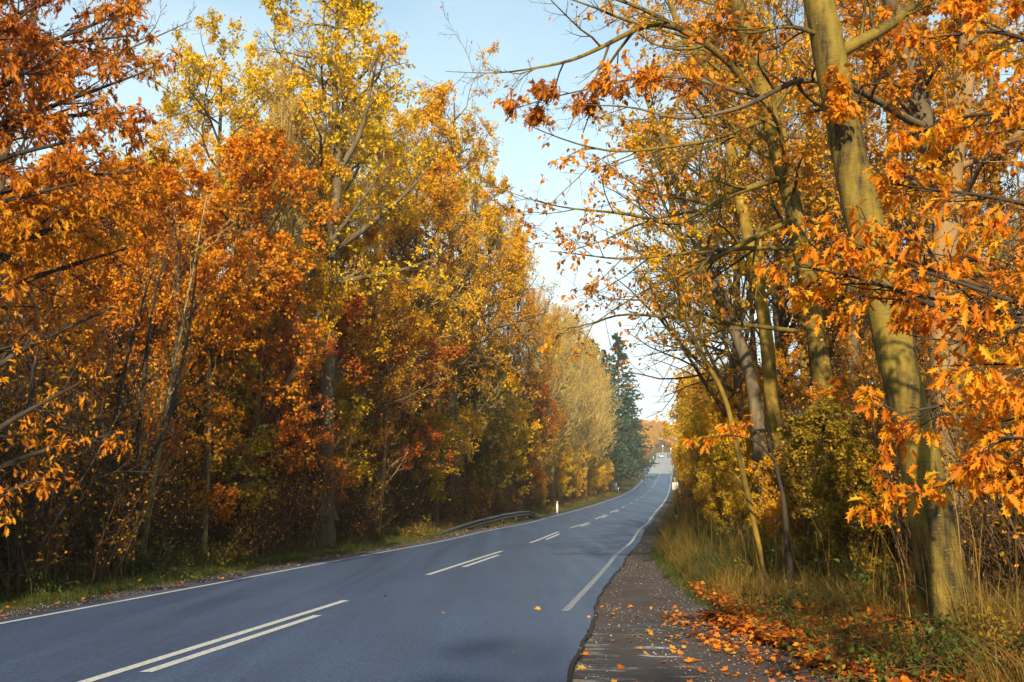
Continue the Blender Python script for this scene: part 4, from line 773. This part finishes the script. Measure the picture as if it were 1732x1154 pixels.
forest(1,20,80,6,15,20,['bare0','rust0','bare1'],12,17,'%s in the second row of the right wood behind the leaning beeches','second row of the right wood')
forest(1,10,90,4.5,22,30,['rust0','bare0','bare1','beech1'],14,19,'%s deep in the right wood','deep rows of the right wood')
forest(1,12,70,6,33,42,['rust1','rust0','beech0'],12,16,'%s farthest back in the right wood','back row of the right wood')
forest(1,90,260,8,12,18,['tan0','rust0','beech0'],8,12,'%s behind the golden bushes along the right of the road','far right wood')
forest(1,300,470,7,7,20,['beech0','beech1','tan0'],6,10,'golden %s lining the right of the far climbing road','trees right of the far climbing road')
thick(1,11,30,1.3,9.6,12.5,['thicket0','thicket3','thicket2'],.8,1.15,'brown tangle of stems behind the foreground beech foot on the right','near right thicket')
thick(1,13,45,1.5,8.6,10.2,['thicket3','thicket0','thicket2'],.6,.95,'brown brushwood at the back of the tall dry grass on the right','thicket behind the dry grass')
thick(1,14,36,2.0,12.5,16,['thicket0','thicket1'],1.0,1.4,'tall brown stems deeper in the right wood','second line of right thicket')
thick(1,45,110,2.4,6.6,8.5,['thicket3','thicket2','thicket0'],.6,.9,'low brown brush at the foot of the golden bushes','brush below the golden bushes')
for i,(px,Y,yt,pn) in enumerate([(1091,420,733,'farcrown0'),(1099,440,738,'farcrown2'),(1086,390,728,'farcrown2'),(1104,455,748,'farcrown0'),(1095,380,752,'farcrown1'),(1080,350,735,'farcrown2')]):
    pxplace(pn,px,Y,yt,'sunlit golden tree beyond the spruces on the left of the far climb','hill_tree',.9,group='golden trees left of the far climb',cat='tree')
# far hill
rh=np.random.RandomState(9)
for i in range(210):
    Y=rh.uniform(500,740); X=rh.uniform(0,210)*Y/660+10
    if abs(X-rx(Y))<(9 if Y<510 else 14): continue
    pn='farcrown%d'%rh.randint(3)
    if i>=130:
        Y=rh.uniform(528,660); X=Y*rh.uniform(.118,.20)
        if abs(X-rx(Y))<13: X-=26
    place(pn,X,Y,rh.uniform(.7,1.0)*(.75 if i>=130 else 1),'round golden tree crown in the wood on the far hill','hill_tree','wood on the far hill',cat='tree')

# ------------------------------------------------------------------ grass, litter (uncountable)
def blades(name,label,cat,mat,rows,seed,hf,wd,lean=.55,dark=None):
    rg=np.random.RandomState(seed); A=Acc()
    for (n,Y0,Y1,u0,u1,h0,h1,pw) in rows:
        Y=Y0+(Y1-Y0)*rg.rand(n)**pw; a=u0(Y) if callable(u0) else u0; b_=u1(Y) if callable(u1) else u1; u=a+(b_-a)*rg.rand(n)
        # clumped density
        cl=(np.sin(u*3.1+Y*1.3)+np.sin(Y*2.7-u*1.1+2)+np.sin(u*7+Y*5.))*.33; k=cl+rg.rand(n)*1.6>.2; Y=Y[k];u=u[k]; n=len(Y)
        X=rx(Y)+u; Z=rz(Y)+lat(u,Y)-.01; h=rg.uniform(h0,h1,n)*(1+.7*cl[k]); a=rg.rand(n)*2*pi; w_=wd*(.6+.8*rg.rand(n))*(1+np.maximum(Y-15,0)*.012)
        s=np.stack([np.cos(a),np.sin(a),0*a],-1)*w_[:,None]; l=rg.normal(size=(n,3))*lean; l[:,2]=0; B=np.stack([X,Y,Z],-1); up=np.zeros((n,3)); up[:,2]=h
        m1=B+up*.55+l*h[:,None]*.35; m2=B+up*.92+l*h[:,None]*.95
        V=np.stack([B-s,B+s,m1+s*.8,m1-s*.8,m2],1); base=np.arange(n)[:,None]*5
        lp=(base+np.array([[0,1,2,3,3,2,4]])).ravel(); st=(np.arange(n)[:,None]*7+np.array([[0,4]])).ravel(); tn=rg.rand(n); A.add(V,lp,st,np.repeat(tn,2))
    o=mobj(name,A.build(name,mat,False,True)); return tag(o,label,cat,kind='stuff')
blades('dry_grass','tall dry golden brown grass on the right bank between the lay-by and the wood','grass',M['grass_dry'],
  [(26000,7,22,lambda Y:rgrass(Y)+.35,lambda Y:rgrass(Y)+3.6,.15,.55,1.),(26000,18,60,lambda Y:rgrass(Y)+.3,lambda Y:rgrass(Y)+3.4,.2,.8,1.3),(9000,60,200,4.8,8,.3,.9,1.2)],71,None,.0035)
blades('dry_stalks','scattered tall upright dead stalks above the dry grass on the right','grass',M['grass_dry'],
  [(900,8.5,24,lambda Y:rgrass(Y)+.8,lambda Y:rgrass(Y)+5,.7,1.5,1.),(500,20,60,lambda Y:rgrass(Y)+.6,lambda Y:rgrass(Y)+4,.9,1.7,1.)],72,None,.005,lean=.15)
blades('green_grass','short green grass strip along the left road edge','grass',M['grass_green'],
  [(42000,9,40,-6.1,lambda Y:-4.42+jl(Y)*.5,.05,.16,1.2),(26000,40,190,-6.8,-4.4,.08,.22,1.3)],73,None,.004)
blades('yellow_grass','tufts of longer straw coloured grass at the foot of the left thicket','grass',M['grass_dry'],
  [(9000,12,45,-7.2,-5.7,.15,.5,1.1),(9000,40,170,-7.2,-5.3,.2,.6,1.3)],74,None,.004)
blades('right_green_grass','low green grass among the dry stalks along the right edge','grass',M['grass_green'],
  [(30000,7,40,lambda Y:rgrass(Y)-.02,lambda Y:rgrass(Y)+1.6,.05,.24,1.1),(9000,40,200,4.4,5.8,.08,.25,1.2)],75,None,.004)
def litter(name,label,mat,rows,seed,size,cat='fallen leaves',kind='m'):
    rg=np.random.RandomState(seed); A=Acc()
    for (n,Y0,Y1,u0,u1,hz,pw) in rows:
        Y=Y0+(Y1-Y0)*rg.rand(n)**pw; a=u0(Y) if callable(u0) else u0; b_=u1(Y) if callable(u1) else u1; u=a+(b_-a)*rg.rand(n)
        X=rx(Y)+u; Z=rz(Y)+lat(u,Y)+.036+hz*rg.rand(n); a=rg.rand(n)*2*pi; d=np.stack([np.cos(a),np.sin(a),rg.normal(size=n)*.18],-1)
        put_leaves(A,rg,np.stack([X,Y,Z],-1),d,size,kind,up=1.6,var=.5)
    return tag(mobj(name,A.build(name,mat,False,True)),label,cat,kind='stuff')
litter('leaf_litter','drift of fallen orange leaves covering the ground beside the lay-by at the lower right',M['litter'],
  [(34000,6.5,13.5,lambda Y:rgrass(Y)-.12-.25*rag(Y*.3),lambda Y:rgrass(Y)+2.3,.12,1.),(500,7,14,lambda Y:rgrass(Y)-.8,lambda Y:rgrass(Y)-.1,.02,1.),(6500,11,18,lambda Y:rgrass(Y)+.1,lambda Y:rgrass(Y)+2.6,.14,1.2),(6000,7,30,lambda Y:rgrass(Y)+1.4,lambda Y:rgrass(Y)+7,.05,1.2)],81,.075)
litter('forest_leaf_litter','thin scatter of fallen leaves under the left thicket',M['litter'],[(9000,12,70,-13,-6.4,.05,1.5)],82,.08)
litter('scattered_leaves','single fallen orange leaves lying on the wet lay-by and the road edge',M['litter'],
  [(90,7,16,lambda Y:redge(Y)-.15,lambda Y:rgrass(Y),.0,1.),(60,7,12,lambda Y:rgrass(Y)-1.6,lambda Y:rgrass(Y),.0,1.),(6,8,30,-3,3.6,.0,1.),(260,9,60,-5.2,-3.7,0,1.3)],83,.075)
litter('loose_stones','grit and small loose stones along the inner edge of the lay-by',M['stone'],
  [(1600,6.5,15,lambda Y:rgrass(Y)-1.5,lambda Y:rgrass(Y)+.1,-.024,1.),(1500,6.5,32,lambda Y:rgrass(Y)-.7,lambda Y:rgrass(Y)+.1,-.024,1.),(500,6.5,24,lambda Y:redge(Y)-.05,lambda Y:redge(Y)+.35,-.022,1.),(5000,10,60,-4.5,-3.75,-.022,1.4)],84,.019,cat='gravel',kind='p')
# brambles
def bramble(name,seed,leafm):
    rg=np.random.RandomState(seed); n=16;K=9; P=np.zeros((n,K,3)); a=rg.rand(n)*2*pi; d=nrm(np.stack([np.cos(a),np.sin(a),1.2+rg.rand(n)],-1)); P[:,0]=rg.normal(size=(n,3))*[.12,.12,0]; p=P[:,0].copy(); ln=rg.uniform(.5,1.2,n)
    for k in range(1,K): d=nrm(d+rg.normal(size=(n,3))*.1+[0,0,-.22]); p=p+d*(ln/(K-1))[:,None]; p[:,2]=np.maximum(p[:,2],.04); P[:,k]=p
    R=np.full((n,K),.004); A=Acc(); A.tube(P,R,4); P2,R2=spawn(rg,P,R,8,.1,1,50,.25,3,.1,.05,.7,.002,.5); A.tube(P2,R2,3)
    B=Acc(); leaves_on(B,rg,P2,R2,4,.055,'o',off=.03,up=1.2,droop=.1); leaves_on(B,rg,P,R,8,.055,'o',off=.03,up=1.2)
    proto(name,[('stems',A.build(name+'_s',M['twig_brown'],True)),('leaves',B.build(name+'_l',leafm,False,True))],.8,'plant')
bramble('bramble0',91,M['leaf_green']); bramble('bramble1',92,M['leaf_olive'])
rb=np.random.RandomState(12)
for i,(px,py,Y,k,s,lb) in enumerate([(1540,1130,8.6,0,1.,'green bramble clump at the bottom edge below the foreground beech'),(1470,1100,9.2,1,.8,'olive bramble clump left of the green one at the bottom right'),(1650,1130,8.7,0,1.1,'large green bramble clump in the lower right corner'),(1700,1060,9.8,1,1.,'olive bramble against the right edge below the beech foot'),(1400,1040,11,0,.8,'green bramble clump beside the leaf drift'),(1370,1010,12.2,0,.9,'green bramble clump at the back of the leaf drift'),(1610,1060,9.6,1,.9,'leafy bramble climbing at the foot of the foreground beech'),(1240,960,19,0,.9,'dark green weed clump in the dry grass near the road'),(1300,950,18,1,1.,'olive weed clump in the dry grass below the leaning sapling'),(1350,930,17,0,1.2,'dark green bush in the dry grass below the yellow bush'),(1480,1000,12.6,0,1.2,'green bramble left of the beech foot'),(1580,1110,8.9,0,.9,'small green bramble between the leaf drift and the beech')]):
    X=at(px,py,Y)[0]; place('bramble%d'%k,X,Y,s,lb,'bramble_plant')
for i,(px,Y,s,lb) in enumerate([(270,21,1.3,'green weed clump at the thicket foot in the lower left'),(352,24,1.4,'taller green weed clump at the thicket foot below the red orange maple'),(60,17,1.1,'green weed clump near the left edge of the picture'),(690,40,1.5,'yellow green weed clump just left of the crash barrier')]):
    place('bramble%d'%(i%2),at(px,900,Y)[0],Y,s,lb,'weed_plant')

# ------------------------------------------------------------------ road furniture
def simple(name,col,rough=.5,metal=0):
    m,t,b=newmat(name); tc=t.nodes.new('ShaderNodeTexCoord'); n=noise(t,9,4,.6,tc.outputs['Object']); r=ramp(t,[tuple(c*.75 for c in col),col],[.3,.6]); t.links.new(n.outputs[0],r.inputs[0]); t.links.new(r.outputs[0],b.inputs['Base Color']); b.inputs['Roughness'].default_value=rough; b.inputs['Metallic'].default_value=metal; return m
M['steel']=simple('galvanised_steel',(.075,.08,.08),.65,.2); M['white']=simple('white_plastic',(.78,.78,.74),.5); M['orange']=simple('orange_reflector',(.8,.22,.03),.3); M['black']=simple('black_band',(.02,.02,.02),.5)
M['wood']=simple('weathered_wood',(.28,.25,.22),.8); M['grey']=simple('grey_metal',(.25,.26,.27),.5,.3); M['green']=simple('green_print',(.05,.28,.14),.5); M['ink']=simple('grey_print',(.30,.32,.33),.5)
# crash barrier
def barrier():
    Y=np.linspace(41.5,68.5,60); s=(Y-41.5)/27; u=-4.95+.65*s; X=rx(Y)+u
    top=np.interp(s,[0,.15,.35,.6,.8,.92,1.],[.02,.20,.42,.62,.64,.56,.34]); Z0=rz(Y)+lat(u,Y)
    root=empty('crash_barrier',(X[30],Y[30],Z0[30]),'grey steel crash barrier on the left verge, both ends sloping into the grass','barrier')
    prof=[(0,0),(.035,-.03),(.075,-.05),(.075,-.10),(.02,-.15),(.0,-.165),(.02,-.18),(.075,-.23),(.075,-.28),(.035,-.30),(0,-.33)]
    base=np.array([X[30],Y[30],Z0[30]]); V=[];n=len(prof)
    for i in range(len(Y)):
        for (a,b) in prof: V.append((X[i]+a,Y[i],Z0[i]+top[i]+b))
    V=np.array(V)-base; N=len(Y); i=np.arange(N-1)[:,None]; j=np.arange(n-1)[None]; q=i*n+j; Q=np.stack([q,q+1,q+n+1,q+n],-1).reshape(-1,4)
    A=Acc(); A.quads(V,Q); V2=V.copy(); V2[:,0]-=.006; A.quads(V2,Q[:,::-1]); mobj('rail',A.build('rail',M['steel'],True),root)
    for yy in np.arange(46,67,4):
        k=np.argmin(abs(Y-yy)); A=Acc(); h=top[k]; A.box((X[k]-.09-base[0],Y[k]-base[1],Z0[k]-base[2]+h/2-.08),(.10,.06,h+.1)); mobj('post',A.build('post',M['grey']),root)
barrier()
def marker(px,Y,h,label,capmat,band=True,wd=.11,u=None):
    X=at(px,850,Y)[0] if u is None else rx(Y)+u; r=empty('marker_post',(X,Y,gz(X,Y)),label,'marker post')
    A=Acc(); A.box((0,0,h*.42),(wd,.06,h*.84)); mobj('post',A.build('post',M['white']),r)
    A=Acc(); A.box((0,0,h*.90),(wd*1.02,.064,h*.12)); mobj('reflector',A.build('reflector',capmat),r)
    A=Acc(); A.box((0,0,h*.98),(wd,.06,h*.04)); mobj('cap',A.build('cap',M['white']),r); return r
marker(942.5,80,.95,'white marker post with orange top on the left verge right of the crash barrier',M['orange'],wd=.13)
marker(1046,176,.95,'white marker post beside the left notice board',M['orange'],wd=.16)
marker(1082.5,262,1.0,'white marker post on the far left verge below the side road',M['white'],wd=.16)
marker(1100.5,352,1.1,'white marker post on the left of the far climb just past the side road',M['white'],wd=.2)
marker(1106.5,398,1.1,'farthest white marker post on the left beside the car',M['white'],wd=.2)
marker(1152,92,1.0,'marker post with orange yellow top in the dry grass below the right notice board',M['orange'],wd=.2)
marker(1146,215,1.0,'white marker post on the far right verge beyond the right notice board',M['white'],wd=.16)
# leaning wooden post
X=at(1147.5,893,46)[0]; r=empty('wooden_post',(X,46,gz(X,46)),'leaning weathered wooden post with dark top at the right grass edge','post'); r.rotation_euler=(0,radians(-3),0)
A=Acc(); A.tube([(0,0,-.05),(-.01,0,.35),(-.04,0,.7)],[.06,.055,.055],8,cap=True); mobj('shaft',A.build('shaft',M['wood'],True),r)
A=Acc(); A.tube([(-.04,0,.70),(-.06,0,1.05)],[.056,.05],8,cap=True); mobj('top',A.build('top',M['black'],True),r)
def board(px,pyc,Y,wd,ht,label,printm,leg=True,u=None):
    c=at(px,pyc,Y); X=c[0]; g=gz(X,Y); zc=c[2]-g; r=empty('notice_board',(X,Y,g),label,'sign')
    A=Acc(); A.box((0,0,zc),(wd,.05,ht)); mobj('panel',A.build('panel',M['white']),r)
    A=Acc()
    for (x0,x1,z,h_) in printm[1]: A.box(((x0+x1)/2*wd,-.029,zc+z*ht),((x1-x0)*wd,.008,h_*ht))
    mobj('printing',A.build('print',printm[0]),r)
    A=Acc()
    for sx in ((-.3,.3) if wd>1.1 else (0,)): A.box((sx*wd,.06,(zc-ht/2)/2+.1),(.08,.06,zc-ht/2+.2+.3)); 
    mobj('legs',A.build('legs',M['grey']),r)
board(1038.6,822.3,180,1.05,1.42,'white notice board with grey printing on the left verge before the spruces',(M['ink'],[(-.3,.3,.25,.03),(-.02,.02,.05,.3),(-.28,.28,-.15,.03),(-.15,.15,-.28,.025)]))
board(1142,823,190,1.12,1.45,'white notice board with green and grey writing on the right verge',(M['green'],[(-.3,.25,.30,.08),(-.35,.3,.08,.06),(-.3,.35,-.05,.10),(-.2,.2,-.25,.03)]))
# far signs on the crest
def farsign(px,py,Y,shape,label,zt):
    c=at(px,py,Y); g=gz(c[0],Y); r=empty('road_sign',(c[0],Y,g),label,'sign'); h=c[2]-g
    A=Acc(); A.tube([(0,0,0),(0,0,h)],[.07,.07],8); mobj('pole',A.build('pole',M['white'],True),r)
    A=Acc(); 
    a=np.arange(20)*2*pi/20; V=np.concatenate([np.stack([.38*np.cos(a),np.full(20,-.1),h+.38*np.sin(a)],-1),np.stack([.38*np.cos(a),np.full(20,-.07),h+.38*np.sin(a)],-1)])
    A.add(V,np.arange(20),[0]); k=np.arange(20); A.quads(V*1,np.stack([k,(k+1)%20,20+(k+1)%20,20+k],-1)); mobj('disc',A.build('disc',M['white']),r)
farsign(1121,754.5,500,'r','white round road sign on a pole at the crest where the road bends',0)
farsign(1134.5,759.5,470,'r','small white sign right of the crest among the golden trees',0)
# ------------------------------------------------------------------ oncoming car
def car():
    Y=415; X=rx(Y)-1.75; root=empty('car',(X,Y,gz(X,Y)+.04),'small silver grey car coming towards the viewer on the far climbing road','car'); root.rotation_euler=(radians(2.),0,0)
    mp_=simple('car_paint',(.55,.57,.58),.3,0); gl=simple('car_glass',(.03,.06,.08),.05); bk=simple('tyre_rubber',(.02,.02,.02),.8); lt=simple('headlight_glass',(.85,.85,.8),.1); yl=simple('number_plate',(.8,.78,.7),.4)
    # body loft along y (front at -y)
    def loft(sec,mat,name,par,smooth=False):
        n=len(sec[0][1]); V=[]; 
        for y,pts in sec: V+= [(x,y,z) for x,z in pts]
        A=Acc(); N=len(sec); i=np.arange(N-1)[:,None]; j=np.arange(n)[None]; j2=(j+1)%n; A.quads(V,np.stack([i*n+j,(i+1)*n+j,(i+1)*n+j2,i*n+j2],-1).reshape(-1,4))
        A.add(np.zeros((0,3)),np.arange(n)-A.nv,[0]); A.add(np.zeros((0,3)),(np.arange(n)+(N-1)*n)[::-1]-A.nv,[0]); return mobj(name,A.build(name,mat,smooth),par)
    def sec(wb,zb,wt,zt): return [(-wb,zb),(wb,zb),(wb*1.02,(zb+zt)/2),(wt,zt-.04),(wt*.9,zt),(-wt*.9,zt),(-wt,zt-.04),(-wb*1.02,(zb+zt)/2)]
    b=loft([(-2.05,sec(.72,.30,.70,.62)),(-1.9,sec(.82,.24,.78,.74)),(-1.2,sec(.86,.22,.82,.90)),(-.9,sec(.87,.22,.84,.94)),(1.7,sec(.87,.22,.84,.98)),(2.0,sec(.80,.28,.76,.9))],mp_,'body',root)
    loft([(-.95,sec(.80,.93,.74,.97)),(-.3,sec(.80,.93,.60,1.42)),(.9,sec(.80,.93,.60,1.46)),(1.75,sec(.78,.93,.66,1.05))],mp_,'cabin',root)
    A=Acc(); A.quads([(-.72,-.93,1.0),(.72,-.93,1.0),(.56,-.36,1.38),(-.56,-.36,1.38)],[[0,1,2,3]]); o=mobj('windscreen',A.build('ws',gl),root); o.location=(0,-.03,.03)
    for sx in (-1,1):
        A=Acc(); A.box((sx*.60,-1.98,.60),(.28,.16,.16)); mobj('headlight',A.build('hl',lt),root)
        A=Acc(); A.box((sx*.95,-.75,1.0),(.16,.1,.12)); mobj('mirror',A.build('mi',bk),root)
        for yy in (-1.3,1.3):
            A=Acc(); A.tube([(sx*.72,yy,.31),(sx*.88,yy,.31)],[.31,.31],16,cap=True); A.tube([(sx*.88,yy,.31),(sx*.72,yy,.31)],[.30,.30],16,cap=True); w_=mobj('wheel',A.build('wh',bk),root)
    A=Acc(); A.box((0,-2.07,.42),(.52,.02,.12)); mobj('number_plate',A.build('np',yl),root)
    A=Acc(); A.box((0,-2.05,.60),(.6,.04,.12)); mobj('grille',A.build('gr',bk),root)
    A=Acc(); A.box((0,-2.0,.28),(1.4,.12,.1)); mobj('bumper',A.build('bu',bk),root)
car()

# ------------------------------------------------------------------ light autumn haze
A=Acc(); A.box((0,1550,20),(5600,4000,112)); hz=mobj('haze',A.build('haze')); hm=bpy.data.materials.new('haze'); hm.use_nodes=True; hn=hm.node_tree; hn.nodes.clear()
ho=hn.nodes.new('ShaderNodeOutputMaterial'); hv=hn.nodes.new('ShaderNodeVolumePrincipled'); hv.inputs['Color'].default_value=(.95,.95,.93,1); hv.inputs['Density'].default_value=.00035; hv.inputs['Anisotropy'].default_value=.0
hn.links.new(hv.outputs[0],ho.inputs['Volume']); hz.data.materials.append(hm); tag(hz,'thin pale haze in the air over the road and the woods','haze',kind='stuff')
